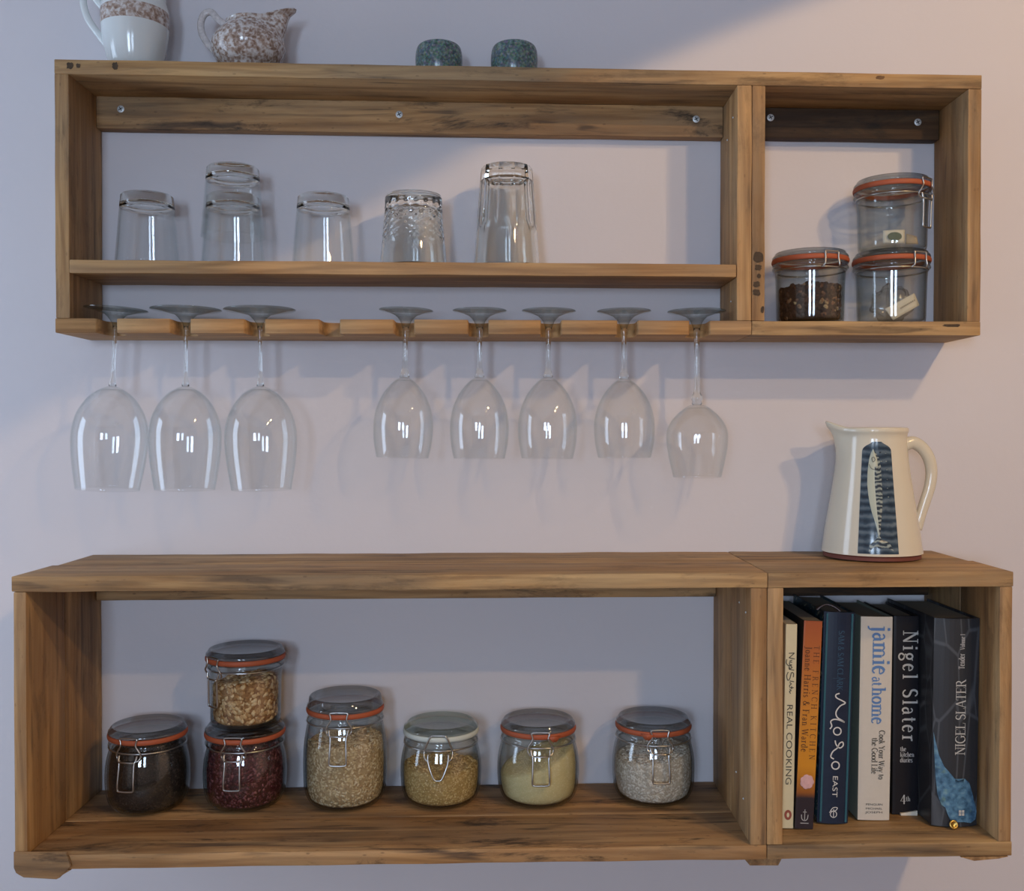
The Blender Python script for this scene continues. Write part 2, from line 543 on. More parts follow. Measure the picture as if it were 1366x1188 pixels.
for i, (px, py, w_, h_, m_) in enumerate(((96, 90, 9, 9, STAIN), (107, 90, 6, 6, STAIN), (156, 90, 8, 10, STAIN), (1172, 105, 12, 5, KNOT))):
    stain(tb_, px, py, w_, h_, YF_, m_, 20 + i)
stain(bb_, 1270, 434, 26, 4, YF_, STAIN, 31)
# slotted rack board
SLOTX = [at(px, 428, -UD).x for px in (143, 241, 340, 440, 539, 638, 735, 837, 933)]
NW, NYC = .0133, -.077
pts = [(UX0, WALLGAP), (UX0, -UD)]
for xs in SLOTX:
    pts += [(xs - NW - .002, -UD), (xs - NW, -UD + .002)]
    for k in range(0, 13):
        a = PI - PI * k / 12
        pts.append((xs + NW * math.cos(a), NYC + NW * math.sin(a)))
    pts += [(xs + NW, -UD + .002), (xs + NW + .002, -UD)]
pts += [(SEAMU - .0003, -UD), (SEAMU - .0003, WALLGAP)]
bm = bmesh.new()
prism(bm, pts, UZ0, UZ0 + UT, 'xy')
es = [e for e in bm.edges if all(abs(v.co.z - UZ0) < 1e-6 for v in e.verts) or all(abs(v.co.z - UZ0 - UT) < 1e-6 for v in e.verts)]
bmesh.ops.bevel(bm, geom=es, offset=.0014, segments=2, affect='EDGES', profile=.6)
big = [f for f in bm.faces if len(f.verts) > 4]
bmesh.ops.triangulate(bm, faces=big)
settle(bm, True)
auto_smooth(obj('slotted_rack_board', bm, WXr, U), 50)

# ---- lower unit
Lw = empty('shelving_unit', (0, 0, 0), 'lower reclaimed wood shelf box on the wall with storage jars and cookbooks inside', 'shelf')
SEAML, YS = .3123, -.118
for (y0, y1, ee, sd) in ((-LD, YS - .0004, 0, 0), (YS + .0004, WALLGAP, .005, 20)):
    board('top_plank', Lw, False, LX0 + ee, SEAML - .0002, y0, y1, LZ1 - LT - .001, LZ1 - ee * .1, WX, seed=11 + sd, wob=.0009)
    board('top_plank', Lw, False, SEAML + .0002, LX1 - ee, y0, y1, LZ1 - LT - .001, LZ1 - ee * .1, WX, seed=12 + sd, wob=.0009)
    board('bottom_plank', Lw, False, LX0 + .002, SEAML - .0003, y0, y1, LZ0, LZ0 + LT, WXd, seed=13 + sd, wob=.0009)
    board('bottom_plank', Lw, False, SEAML + .0003, LX1, y0, y1, LZ0, LZ0 + LT, WX, seed=14 + sd, wob=.0009)
    board('side_plank', Lw, False, LX0 + .002, LX0 + LT, y0 + .0005, y1, LZ0 + LT, LZ1 - LT - .001, WZ, seed=15 + sd)
    board('side_plank', Lw, False, LX1 - LT + .001, LX1 - .001, y0 + .0005, y1, LZ0 + LT, LZ1 - LT - .001, WZ, seed=16 + sd)
    a = board('divider_plank', Lw, False, .2922, SEAML - .0007, y0 + .0005, y1, LZ0 + LT, LZ1 - LT - .001, WZ, seed=17 + sd)
    board('divider_plank', Lw, False, SEAML - .0002, .3314, y0 + .0008, y1, LZ0 + LT, LZ1 - LT - .001, WZ, seed=18 + sd)
    if sd == 0: dll = a
board('wall_batten', Lw, False, LX0 + LT + .0005, .2922 - .0005, -.021, WALLGAP, -.2262, LZ1 - LT - .0012, WXd, seed=31)
board('wall_batten', Lw, False, .3314 + .0005, LX1 - LT, -.021, WALLGAP, -.2262, LZ1 - LT - .0012, WXdd, seed=32)
for y_, z_ in ((-.2, -.2165), (-.165, -.21), (-.19, -.452), (-.15, -.432)):
    screw(dll, .2922 - .0002, y_, zL(.29, z_), .0014, True, 'x')
def foot(name, pxs, Y):
    bm = bmesh.new()
    P = [at(a, b, Y) for a, b in pxs]
    zt = min(zL(P[0].x, LZ0), zL(P[-1].x, LZ0)) - .0005
    poly = [(p.x, p.z) for p in P]
    poly[0] = (poly[0][0], zL(P[0].x, LZ0) - .0006); poly[-1] = (poly[-1][0], zL(P[-1].x, LZ0) - .0006)
    prism(bm, poly, Y, WALLGAP)
    return auto_smooth(obj('foot', bm, WY, Lw), 40)
foot('l', [(17, 1157), (18, 1164), (22, 1169), (30, 1172), (72, 1174), (76, 1172), (92, 1157)], -LD - .001)
bm = bmesh.new()
prism(bm, [(p.x, p.z) for p in (at(a, b, -LD - .0045) for a, b in ((15, 1139), (15, 1160), (18, 1167), (28, 1173), (72, 1175.5), (77, 1173), (92, 1158), (90, 1150), (86, 1139)))], -LD - .0045, -LD - .0018)
bmesh.ops.bevel(bm, geom=[e for e in bm.edges if all(v.co.y < -LD - .004 for v in e.verts)], offset=.0009, segments=2, affect='EDGES')
cap_ = obj('foot_cap', bm, WXd, Lw)
cap_['label'] = 'dark rounded foot cap'
foot('m', [(991, 1142), (1002, 1157), (1040, 1157), (1047, 1142)], -LD + .012)
foot('r', [(1285, 1137), (1303, 1151), (1336, 1148), (1349, 1134)], -LD)

# ------------------------------------------------------------------ glasses on the middle shelf
def tumbler(name, label, px, Y, z, R1, R0, H, style='plain', base_t=.019, group=None):
    """upside-down tumbler: rim radius R1 at the bottom, base radius R0 on top"""
    x = at(px, 300, Y).x
    t = empty(name, (x, Y, z), label, 'glass', group)
    wall = .0017
    n = {'plain': 64, 'faceted': 100, 'cut': 108}[style]
    def outer(zz): return R1 + (R0 - R1) * (zz / H)
    def deform(r, zz, th):
        if r < R0 * .55 or r < outer(zz) - wall * .5: return r, zz
        if style == 'faceted':
            f = min(1, max(0, (zz - H * .36) / (H * .08)))
            k = 10
            a = (th % (2 * PI / k)) - PI / k
            return r * ((1 - f) + f * (.985 * math.cos(PI / k) / math.cos(a) + .012)), zz
        if style == 'cut':
            f = min(1, max(0, (zz - H * .30) / .01)) * min(1, max(0, (H * .90 - zz) / .006))
            return r * (1 - .024 * f * (abs(math.sin(9 * th + zz * 330)) + abs(math.sin(9 * th - zz * 330)))), zz
        return r, zz
    if style != 'plain':
        # one heavy pressed glass: outside wall, thick bottom (uppermost) and the hollow
        wl = .0032
        zs = [H * k / 60 for k in range(1, 60)]
        lo = H - base_t
        o = [(outer(0) - .0012, 0), (outer(0), .0006)] + [(outer(a), a) for a in zs if a < H - .003] + [(R0, H - .003), (R0 - .0008, H - .0006), (R0 - .0025, H), (R0 * .75, H), (R0 * .6, H - .0012), (0, H - .0016)]
        inn = [(0, lo + .0012), (R0 * .35, lo + .001), (R0 * .62, lo + .0002), (outer(lo) - wl - .003, lo - .0015), (outer(lo) - wl, lo - .005)] + [(outer(a) - wl, a) for a in reversed(zs) if a < lo - .006] + [(outer(0) - wl + .0012, 0)]
        bm = bmesh.new()
        def d3(r, zz, th): return deform(r, zz, th) if r > outer(zz) - wl * .6 else (r, zz)
        R_ = lathe(bm, o + inn, n, deform=d3)
        a, b = R_[-1], R_[0]
        for q in range(n): bm.faces.new((a[q], a[(q + 1) % n], b[(q + 1) % n], b[q]))
        bmesh.ops.recalc_face_normals(bm, faces=bm.faces)
        auto_smooth(obj('glass_body', bm, BASEG, t, True), 14 if style == 'faceted' else 60)
        return t
    zs = [0.0008] + [H * k / 40 for k in range(1, 39)]
    hi = H - base_t - .0006
    o = [(outer(a), a) for a in zs if a < hi] + [(outer(hi), hi)]
    inn = [(outer(hi) - wall, hi)] + [(outer(a) - wall, a) for a in reversed(zs) if a < hi]
    bm = bmesh.new()
    lathe(bm, o + inn, n, closed=True, deform=deform)
    gw = obj('glass_wall', bm, GLASS if style == 'plain' else CUTG, t, True)
    if style == 'faceted': auto_smooth(gw, 12)
    # thick bottom of the glass, domed inside, uppermost here
    bm = bmesh.new()
    lo = H - base_t
    def d2(r, zz, th):
        return deform(r, zz, th) if r > outer(zz) - .003 else (r, zz)
    p = [(0, lo + .0015), (R0 * .35, lo + .001), (R0 * .75, lo - .0002 + .0005), (outer(lo), lo), (outer(lo + base_t * .4), lo + base_t * .4), (outer(H - .003), H - .003), (R0 - .0012, H - .0008), (R0 - .003, H), (R0 * .8, H), (R0 * .7, H - .0012), (0, H - .0016)]
    lathe(bm, p, n, deform=d2)
    bmesh.ops.recalc_face_normals(bm, faces=bm.faces)
    obj('thick_base', bm, BASEG, t, True)
    return t
YT = -.056
def shz(px): return zU(at(px, 300, YT).x, USH) + .0012
G = 'tumblers upside down on the middle shelf'
tumbler('tumbler', 'upside down clear tumbler nearest the left side panel on the middle shelf', 198, YT, shz(198), .0425, .0346, .0965, group=G)
tumbler('tumbler', 'lower clear tumbler of the nested pair, standing on the middle shelf', 312, YT, shz(312), .0425, .0346, .0965, group=G)
tumbler('tumbler', 'clear tumbler stacked over another upside down, topmost of the nested pair', 312, YT, shz(312) + .0385, .0428, .0346, .0965, group=G)
tumbler('tumbler', 'single clear upside down tumbler between the nested pair and the cut tumbler', 432, YT, shz(432), .0425, .0343, .0965, group=G)
tumbler('tumbler', 'upside down tumbler with cut diamond pattern beside the tall faceted glass', 552, YT, shz(552), .0460, .0385, .0985, 'cut', .018, group=G)
tumbler('highball_glass', 'tall faceted highball glass standing upside down, rightmost on the middle shelf', 676, YT, shz(676), .0455, .0350, .1375, 'faceted', .016, group=G)

# ------------------------------------------------------------------ hanging wine glasses
YG = NYC + .001
def wine(label, px, foot_r, bowl_top, rim_y, rmax, prof, tilt=0, stem_r=.0036, knob=0, lean_px=0, group='wine glasses hanging in the rack'):
    p = at(px, 415, YG)
    zf = zU(p.x, UZ0 + UT) + .0165
    t = empty('wine_glass', (p.x, YG, zf), label, 'wine glass', group)
    zb = at(px, bowl_top, YG).z - zf
    zr = at(px, rim_y, YG).z - zf
    # foot: a disc, uppermost, running into the stem
    f = foot_r
    bm = bmesh.new()
    lathe(bm, [(0, -.0004), (f * .5, -.0002), (f - .0006, 0), (f, -.0006), (f - .0006, -.0014), (f * .8, -.0026), (f * .6, -.0046), (.0145, -.0078), (.0105, -.0115), (.0078, -.0150), (stem_r * 1.5, -.0195), (stem_r * 1.15, -.0235), (0, -.0235)], 64)
    bmesh.ops.recalc_face_normals(bm, faces=bm.faces)
    obj('foot', bm, FOOTG, t, True)
    bm = bmesh.new()
    zs = [-.0236 + (zb - .001 + .0236) * k / 16 for k in range(17)]
    def sr(z):
        k = (z + .0236) / (zb + .0236)
        return stem_r * (1.12 - .35 * math.sin(PI * k) + (.5 * max(0, k - .85) / .15 if knob == 0 else 0))
    pr = [(0, zs[0])] + [(sr(z), z) for z in zs] + [(0, zs[-1])]
    if knob:
        pr = [(0, zs[0])] + [(sr(z), z) for z in zs[:-1]] + [(stem_r * 1.2, zb + .001), (knob, zb - .003), (knob * 1.05, zb - .006), (knob * .8, zb - .0095), (knob * .95, zb - .012), (knob * .8, zb - .0138), (0, zb - .0138)]
        zb2 = zb - .014
    else: zb2 = zb - .0012
    lathe(bm, pr, 24)
    bmesh.ops.recalc_face_normals(bm, faces=bm.faces)
    obj('stem', bm, STEMG, t, True)
    # bowl: thin shell hanging mouth down
    P = smooth_path([(a * rmax, 0, zb2 + (zr - zb2) * b) for b, a in prof], 5)
    out_ = [(max(q.x, 0), q.z) for q in P]
    thick = .0010
    inn = []
    for k, (r, z) in enumerate(out_):
        fr = k / (len(out_) - 1)
        th = thick + .004 * max(0, 1 - fr * 8)
        inn.append((max(r - thick, .0), z - th * max(0, 1 - fr * 2.5)))
    bm = bmesh.new()
    full = out_ + [(out_[-1][0] - thick * .5, out_[-1][1] - .0004)] + inn[::-1]
    full[0] = (0, full[0][1]); full[-1] = (0, full[-1][1])
    lathe(bm, full, 72)
    bmesh.ops.remove_doubles(bm, verts=bm.verts, dist=1e-6)
    bmesh.ops.recalc_face_normals(bm, faces=bm.faces)
    obj('bowl', bm, GLASS, t, True)
    t.rotation_euler = (0, R(tilt), 0)
    return t
BIG = [(0, .10), (.02, .24), (.06, .44), (.12, .62), (.2, .78), (.3, .91), (.42, .985), (.52, 1), (.66, .975), (.82, .915), (1, .83)]
EGG = [(0, .12), (.02, .24), (.06, .38), (.13, .55), (.22, .72), (.36, .89), (.5, .975), (.62, 1), (.78, .98), (.9, .93), (1, .87)]
TUL = [(0, .20), (.03, .36), (.08, .52), (.16, .72), (.26, .89), (.36, .98), (.45, 1), (.6, .975), (.78, .90), (1, .78)]
wine('large wine glass hanging upside down nearest the left end of the rack', 156, .0415, 514, 653, .0496, BIG, 3.0, .0030)
wine('large hanging wine glass, middle of the three big ones on the left', 249, .047, 514, 653, .0478, BIG, .6, .0030)
wine('large hanging wine glass beside the empty slot, rightmost of the three big ones', 347, .048, 514, 653, .048, BIG, -.4, .0030)
wine('smaller wine glass hanging just right of the empty slot in the rack', 542, .0368, 502, 610, .0405, EGG, 1.5, .0040)
wine('smaller hanging wine glass, second to the right of the empty slot', 640, .0368, 502, 611, .0400, EGG, .2, .0040)
wine('smaller hanging wine glass, third to the right of the empty slot', 732, .0368, 502, 611, .0402, EGG, .6, .0040)
wine('smaller egg shaped wine glass hanging next to the longer tulip shaped one', 832, .0368, 504, 610, .0412, EGG, -.3, .0040)
wine('longer tulip shaped wine glass with knobbed stem hanging nearest the double divider', 929, .0395, 526, 636, .0415, TUL, -.3, .0042, knob=.0075)

# ------------------------------------------------------------------ clip-top jars
def fill_mesh(name, label, cat, x, y, z, inner, hf, slope, mat, gsize, ngr, aspect=1.6, rough_top=.002, seed=1, core=None):
    """contents of a jar: a core with separate grains pressed against the glass, one uncountable mass"""
    rnd = random.Random(seed)
    bm = bmesh.new()
    lay = bm.verts.layers.float.new('g')
    n = 40
    zb = .0055
    def top(xx, yy): return hf + slope * xx + rough_top * (noise.noise(Vector((xx * 60, yy * 60, seed)))) + .15 * slope * yy
    rows = []
    for k in range(13):
        f = k / 12
        ring = []
        for i in range(n):
            th = 2 * PI * i / n
            r0 = inner(zb + f * (hf - zb)) - .0012 - gsize * .3
            zt = top(r0 * math.cos(th), r0 * math.sin(th))
            zz = zb + f * (zt - zb)
            r = inner(zz) - .0012 - gsize * .3
            ring.append(bm.verts.new((r * math.cos(th), r * math.sin(th), zz)))
        rows.append(ring)
    for f in (.8, .55, .3):
        ring = []
        for i in range(n):
            th = 2 * PI * i / n
            r = (inner(hf) - .0022 - gsize * .5) * f
            ring.append(bm.verts.new((r * math.cos(th), r * math.sin(th), top(r * math.cos(th), r * math.sin(th)))))
        rows.append(ring)
    for k in range(len(rows) - 1):
        for i in range(n):
            j = (i + 1) % n
            bm.faces.new((rows[k][i], rows[k][j], rows[k + 1][j], rows[k + 1][i]))
    bm.faces.new(rows[-1]); bm.faces.new(rows[0][::-1])
    for v in bm.verts: v[lay] = rnd.random() * .25
    ico = bmesh.new(); bmesh.ops.create_icosphere(ico, subdivisions=1, radius=1)
    iv = [v.co.copy() for v in ico.verts]; iff = [[v.index for v in f.verts] for f in ico.faces]; ico.free()
    for k in range(ngr):
        on_top = rnd.random() < .35
        th = rnd.random() * 2 * PI
        if not on_top and rnd.random() < .75: th = PI * 1.5 + rnd.uniform(-1.75, 1.75)
        if on_top:
            r = (inner(hf) - .002 - gsize) * math.sqrt(rnd.random())
            zz = top(r * math.cos(th), r * math.sin(th)) + gsize * .1
        else:
            f = rnd.random()
            r = inner(hf * .8) - .002
            zt = top(r * math.cos(th), r * math.sin(th))
            zz = zb + .0012 + f * (zt - zb - .001)
            r = inner(zz) - .0014 - gsize * .45
        c = Vector((r * math.cos(th), r * math.sin(th), zz))
        s = gsize * rnd.uniform(.75, 1.15) * .5
        q = Matrix.Rotation(rnd.random() * PI, 3, 'Z') @ Matrix.Rotation(rnd.random() * PI, 3, 'X')
        if not on_top:
            q = Matrix.Rotation(th, 3, 'Z') @ Matrix.Rotation(rnd.random() * PI, 3, 'X')
            S = Matrix.Diagonal((s * .8, s * aspect, s))
        else: S = Matrix.Diagonal((s * aspect, s, s * .8))
        g = rnd.random()
        vs = []
        for co in iv:
            v = bm.verts.new(c + q @ (S @ co)); v[lay] = g
            vs.append(v)
        for f_ in iff: bm.faces.new([vs[i] for i in f_])
    lo = min(v.co.z for v in bm.verts)
    for v in bm.verts:
        if v.co.z < .0048: v.co.z = .0048
        rr = math.hypot(v.co.x, v.co.y); mx = inner(v.co.z) - .0010 - max(0, .010 - v.co.z) * .9
        if rr > mx: v.co.x *= mx / rr; v.co.y *= mx / rr
    o = obj(name, bm, mat, None, True, (x, y, z))
    tag(o, label, cat, kind='stuff')
    return o

def interp(prof):
    def f(z):
        for (r0, z0), (r1, z1) in zip(prof, prof[1:]):
            if z <= z1: return r0 + (r1 - r0) * (z - z0) / max(1e-6, z1 - z0) if z >= z0 else r0
        return prof[-1][0]
    return f

def jar(label, x, y, z, shape='round', Rb=.054, H=.111, Rr=.0515, clip=-90, clip_style='lever', ring=RUBBER, lid=None, tab=False, group=None, Rl=None, tabang=20):
    lidm = lid or LIDG
    t = empty('clip_top_jar', (x, y, z), label, 'jar', group)
    Rl = Rl or Rr * .955
    hr = H - .0125 if shape != 'tall' else H - .0185      # height of the sealing ring
    hc = hr - .0135                                        # underside of the collar
    if shape == 'straight': hc = hr - .012
    # outer profile of the pot
    if shape == 'straight':
        ctl = [(0, .002), (Rb * .80, .0005), (Rb * .91, .0012), (Rb * .955, .006), (Rb * .965, .02), (Rb * .985, hc * .75), (Rb, hc - .004), (Rb * .985, hc - .001)]
    else:
        sh = hc - .002
        ctl = [(0, .003), (Rb * .62, .0006), (Rb * .75, .0008), (Rb * .88, .006), (Rb * .965, .017), (Rb, .033), (Rb * .998, sh * .62), (Rb * .965, sh * .80), (Rb * .91, sh * .95), (Rb * .885, sh)]
    P = smooth_path([(a, 0, b) for a, b in ctl], 4)
    outp = [(max(0, q.x), q.z) for q in P]
    neck = outp[-1][0]
    rim = hr - .0038
    outp += [(neck, hc), (Rr * .985, hc + .0004), (Rr * 1.0, hc + .002), (Rr * .985, hc + .0045), (Rr * .955, hc + .006), (Rr * .955, hc + .0085), (Rr * .99, rim - .0012), (Rr * .985, rim)]
    wt = .0026 if shape != 'straight' else .0016
    inn = [(Rr * .84, rim), (Rr * .82, rim - .002), (min(neck - wt, Rr * .82), hc)]
    body = [q for q in outp if q[1] < hc - .0005 and q[0] > .0]
    inb = [(max(0, r - wt), max(zz, .0038)) for r, zz in body if zz > .0042]
    inn += inb[::-1] + [(inb[0][0] * .9, .0038), (0, .0036)]
    bm = bmesh.new()
    lathe(bm, outp + inn, 64)
    bmesh.ops.recalc_face_normals(bm, faces=bm.faces)
    obj('jar_body', bm, JARG, t, True)
    # rubber seal
    bm = bmesh.new()
    k = 64
    path = [(Rr * .985 * math.cos(2 * PI * i / k), Rr * .985 * math.sin(2 * PI * i / k), hr) for i in range(k)]
    tube(bm, path, .0017, 10, True, flat=2.1)
    if tab:
        a = R(clip + tabang)
        box_v = box(bm, Rr * .96, Rr + .004, -.009, .009, hr - .006, hr + .001)
        Mz = Matrix.Rotation(a, 3, 'Z')
        for v_ in box_v:
            if v_.co.z < hr - .003: v_.co.y *= .3
            v_.co = Mz @ v_.co
    obj('rubber_seal', bm, ring, t, True)
    # lid
    l0 = hr + .0038
    bm = bmesh.new()
    lp = [(0, l0 + .001), (Rr * .80, l0), (Rr * .985, l0), (Rr * 1.0, l0 + .0012), (Rr * .985, l0 + .0035), (Rl, l0 + .0045), (Rl * .985, H - .0022), (Rl * .96, H - .0004), (Rl * .92, H), (Rl * .88, H - .0006), (Rl * .85, H - .0022), (Rl * .78, H - .003), (0, H - .0022 if shape != 'tall' else H - .001)]
    lathe(bm, lp, 64)
    bmesh.ops.recalc_face_normals(bm, faces=bm.faces)
    obj('glass_lid', bm, lidm, t, True)
    # wire band, bail and lever
    inner_r = interp([(a, b) for a, b in outp])
    def surf(s, h, off):
        rr = max(inner_r(max(h, .002)), Rl if h > hr + .003 else 0) + off
        if h > hc - .002: rr = max(rr, Rr + .0002 + off if h < hr + .006 else 0)
        a = R(clip) + s / Rr
        return (rr * math.cos(a), rr * math.sin(a), h)
    wr = .0011
    bm = bmesh.new()
    rb = neck + wr + .0003
    zband = hc - .0012
    rb = max(rb, inner_r(zband) + wr + .0002)
    tube(bm, [(rb * math.cos(2 * PI * i / 48), rb * math.sin(2 * PI * i / 48), zband) for i in range(48)], wr, 6, True)
    obj('wire_band', bm, WIRE, t, True)
    bm = bmesh.new()
    if clip_style == 'pointed':
        hw = .0185
        pth = [surf(-.006, hr + .006, .0014), surf(-.0095, hr + .005, .0016), surf(-.013, hr - .001, .0022), surf(-hw, hc - .002, .004), surf(-hw * .86, hc - .010, .005), surf(-.0125, hc - .013, .0045)]
    elif clip_style == 'short':
        pth = [surf(-.008, hr + .0065, .0014), surf(-.0095, hr + .005, .0018), surf(-.0095, hr - .002, .002), surf(-.0105, hc + .001, .003), surf(-.0125, hc - .002, .0035)]
    else:
        hw = .0155
        pth = [surf(-.006, hr + .0065, .0014), surf(-.0115, hr + .0055, .0016), surf(-.0105, hr + .001, .0018), surf(-.0105, hr - .004, .0022), surf(-hw, hc + .001, .0028), surf(-hw * 1.02, hc - .005, .004), surf(-hw * .8, hc - .009, .0045), surf(-.0095, hc - .0085, .0045)]
    mir = []
    ca, sa = math.cos(R(clip)), math.sin(R(clip))
    for p in pth:
        u = p[0] * ca + p[1] * sa; v_ = -p[0] * sa + p[1] * ca
        mir.append((u * ca + v_ * sa, u * sa - v_ * ca, p[2]))
    full = pth[::-1] + mir
    tube(bm, smooth_path(full, 5), wr * 1.05, 6)
    obj('wire_bail', bm, WIRE, t, True)
    bm = bmesh.new()
    if clip_style == 'short':
        tube(bm, [surf(s, hc - .002, .0042) for s in (-.0135, -.009, -.004, 0, .004, .009, .0135)], wr * 1.2, 6)
    elif clip_style == 'pointed':
        q = [surf(-.0125, hc - .004, .0055), surf(-.0118, hc - .013, .0058), surf(-.0085, hc - .024, .0062), surf(-.004, hc - .035, .0066), surf(0, hc - .0365, .0066), surf(.004, hc - .035, .0066), surf(.0085, hc - .024, .0062), surf(.0118, hc - .013, .0058), surf(.0125, hc - .004, .0055)]
        tube(bm, smooth_path(q, 4), wr * 1.1, 6)
    else:
        lo = max(hc - .047, .012)
        w1 = .0092
        q = [surf(-.0118, hc - .002, .0055), surf(-.0108, hc - .008, .006), surf(-w1, hc - .013, .006), surf(-w1, lo + .012, .0062), surf(-w1, lo + .0025, .0062), surf(-w1 + .0025, lo, .0062), surf(w1 - .0025, lo, .0062), surf(w1, lo + .0025, .0062), surf(w1, lo + .012, .0062), surf(w1, hc - .013, .006), surf(.0108, hc - .008, .006), surf(.0118, hc - .002, .0055)]
        tube(bm, smooth_path(q, 4), wr * 1.15, 6)
        tube(bm, [surf(s, hc - .010, .0068) for s in (-.0095, -.005, 0, .005, .0095)], wr, 6)
    obj('wire_lever', bm, WIRE, t, True)
    ip = sorted([(max(0, r - .0005), zz) for r, zz in inb], key=lambda q: q[1])
    return interp(ip), t

YJ = -.060
def jx(px, Y=YJ): return at(px, 1000, Y).x
def jz(x): return zL(x, LZ0 + LT) + .0012
JG = 'clip top jars in the lower shelf'
def put(px, label, fill=None, Y=YJ, zadd=0, **kw):
    x = jx(px, Y); z = jz(x) + zadd
    inner, t = jar(label, x, Y, z, group=JG, **kw)
    if fill: fill_mesh(x=x, y=Y, z=z, inner=inner, **fill)
    return x, z
LENT = grains('dark_lentils', [(.1, (.010, .009, .009)), (.6, (.028, .022, .020)), (.95, (.07, .05, .04))])
BEAN = grains('red_beans', [(.1, (.035, .006, .008)), (.55, (.12, .022, .03)), (.9, (.27, .10, .11))], .45)
MUES = grains('muesli_flakes', [(.1, (.20, .08, .03)), (.35, (.46, .26, .11)), (.65, (.70, .48, .25)), (.95, (.86, .70, .46))])
BRICE = grains('brown_rice', [(.1, (.34, .22, .11)), (.5, (.64, .49, .28)), (.95, (.84, .72, .52))])
BULG = grains('golden_grain', [(.1, (.36, .22, .07)), (.5, (.62, .43, .17)), (.95, (.78, .60, .32))])
SEMO = grains('yellow_semolina', [(.1, (.64, .53, .27)), (.5, (.76, .65, .36)), (.95, (.84, .75, .48))])
ARBO = grains('white_rice', [(.1, (.44, .37, .29)), (.5, (.72, .64, .54)), (.95, (.90, .84, .76))])
SPIC = grains('dark_spices', [(.1, (.015, .010, .009)), (.6, (.06, .03, .02)), (.78, (.20, .10, .05)), (.93, (.50, .42, .22))])
put(196, 'clip top jar of dark lentils nearest the left side of the lower shelf', dict(name='lentils', label='dark brown lentils filling the leftmost jar of the lower shelf', cat='lentils', hf=.0795, slope=0, mat=LENT, gsize=.003, ngr=2600, aspect=1.1, seed=1), Rb=.0553, Rr=.0515, H=.112, clip=-98, tabang=70, Y=-.066)
x2, z2 = put(326, 'clip top jar of dark red beans under the jar of muesli', dict(name='red_beans', label='dark red beans filling the jar under the muesli jar', cat='beans', hf=.080, slope=0, mat=BEAN, gsize=.0042, ngr=1900, aspect=1.35, seed=2), Rb=.0560, Rr=.0535, H=.110, clip=-92)
inner, _ = jar('straight clip top jar of muesli stacked on the jar of red beans', x2 + .001, YJ, z2 + .1105, 'straight', .0490, .103, .0530, clip=-128, group=JG)
fill_mesh('muesli', 'light brown muesli flakes in the straight jar stacked on the red beans', 'muesli', x2 + .001, YJ, z2 + .1105, inner, .058, .12, MUES, .006, 1000, 1.6, .004, 3)
put(460, 'tall clip top jar of brown rice, tallest of the lower shelf', dict(name='brown_rice', label='brown rice filling half of the tallest jar', cat='rice', hf=.086, slope=.05, mat=BRICE, gsize=.0032, ngr=3200, aspect=1.9, seed=4), shape='tall', Rb=.0568, Rr=.0520, H=.147, clip=-90)
put(588, 'small jar of golden grain with clear seal and pointed wire clip', dict(name='bulgur_wheat', label='golden bulgur wheat in the jar with the pointed wire clip', cat='grain', hf=.050, slope=-.03, mat=BULG, gsize=.0026, ngr=2600, aspect=1.3, rough_top=.004, seed=5), Rb=.0553, Rr=.0510, H=.109, clip=-90, clip_style='pointed', ring=CLEARR, lid=CLEARLID, Rl=.0470)
put(718, 'clip top jar of pale yellow semolina heaped to one side', dict(name='semolina', label='pale yellow semolina heaped up on the right side of its jar', cat='semolina', hf=.056, slope=.38, mat=SEMO, gsize=.0015, ngr=2500, aspect=1.0, rough_top=.002, seed=6), Rb=.0560, Rr=.0512, H=.111, clip=-88, tab=True)
put(872, 'clip top jar of white rice, rightmost jar of the lower shelf beside the divider', dict(name='white_rice', label='white rice filling half of the rightmost jar', cat='rice', hf=.062, slope=.14, mat=ARBO, gsize=.0028, ngr=3000, aspect=1.7, seed=7), Rb=.0562, Rr=.0512, H=.112, clip=-88, tab=True, tabang=-18)

YU = -.052
def ub(px, label, zadd=0, **kw):
    x = at(px, 400, YU).x; z = zU(x, UZ0 + UT) + .0012 + zadd
    inner, t = jar(label, x, YU, z, 'straight', .0468, .0985, .0508, group='clip top jars in the upper right compartment', **kw)
    return x, z, inner
x, z, inner = ub(1080, 'straight clip top jar of dark spices in the upper right compartment', clip=-74, clip_style='short')
fill_mesh('dried_spices', 'dark dried spices and pods filling half of the upper left straight jar', 'spices', x, YU, z, inner, .050, .02, SPIC, .0075, 420, 1.3, .006, 8)
x9, z9, inner9 = ub(1188, 'clip top jar with a bag and paper tag, under another jar', clip=-66, clip_style='short')
x10, z10, inner10 = ub(1189, 'clip top jar topmost of the stack in the upper right compartment', zadd=.0992, clip=-52)

def ribbon(bm, path, w, normal=Vector((0, -1, 0)), closed=False):
    P = [Vector(p) for p in path]
    L, Rr_ = [], []
    n = len(P)
    for i in range(n):
        t = (P[(i + 1) % n] - P[i - 1]) if closed else (P[min(i + 1, n - 1)] - P[max(i - 1, 0)])
        s = t.cross(normal)
        if s.length < 1e-12: s = Vector((1, 0, 0))
        s.normalize()
        L.append(bm.verts.new(P[i] + s * w / 2)); Rr_.append(bm.verts.new(P[i] - s * w / 2))
    for i in range(n if closed else n - 1):
        j = (i + 1) % n
        bm.faces.new((L[i], L[j], Rr_[j], Rr_[i]))

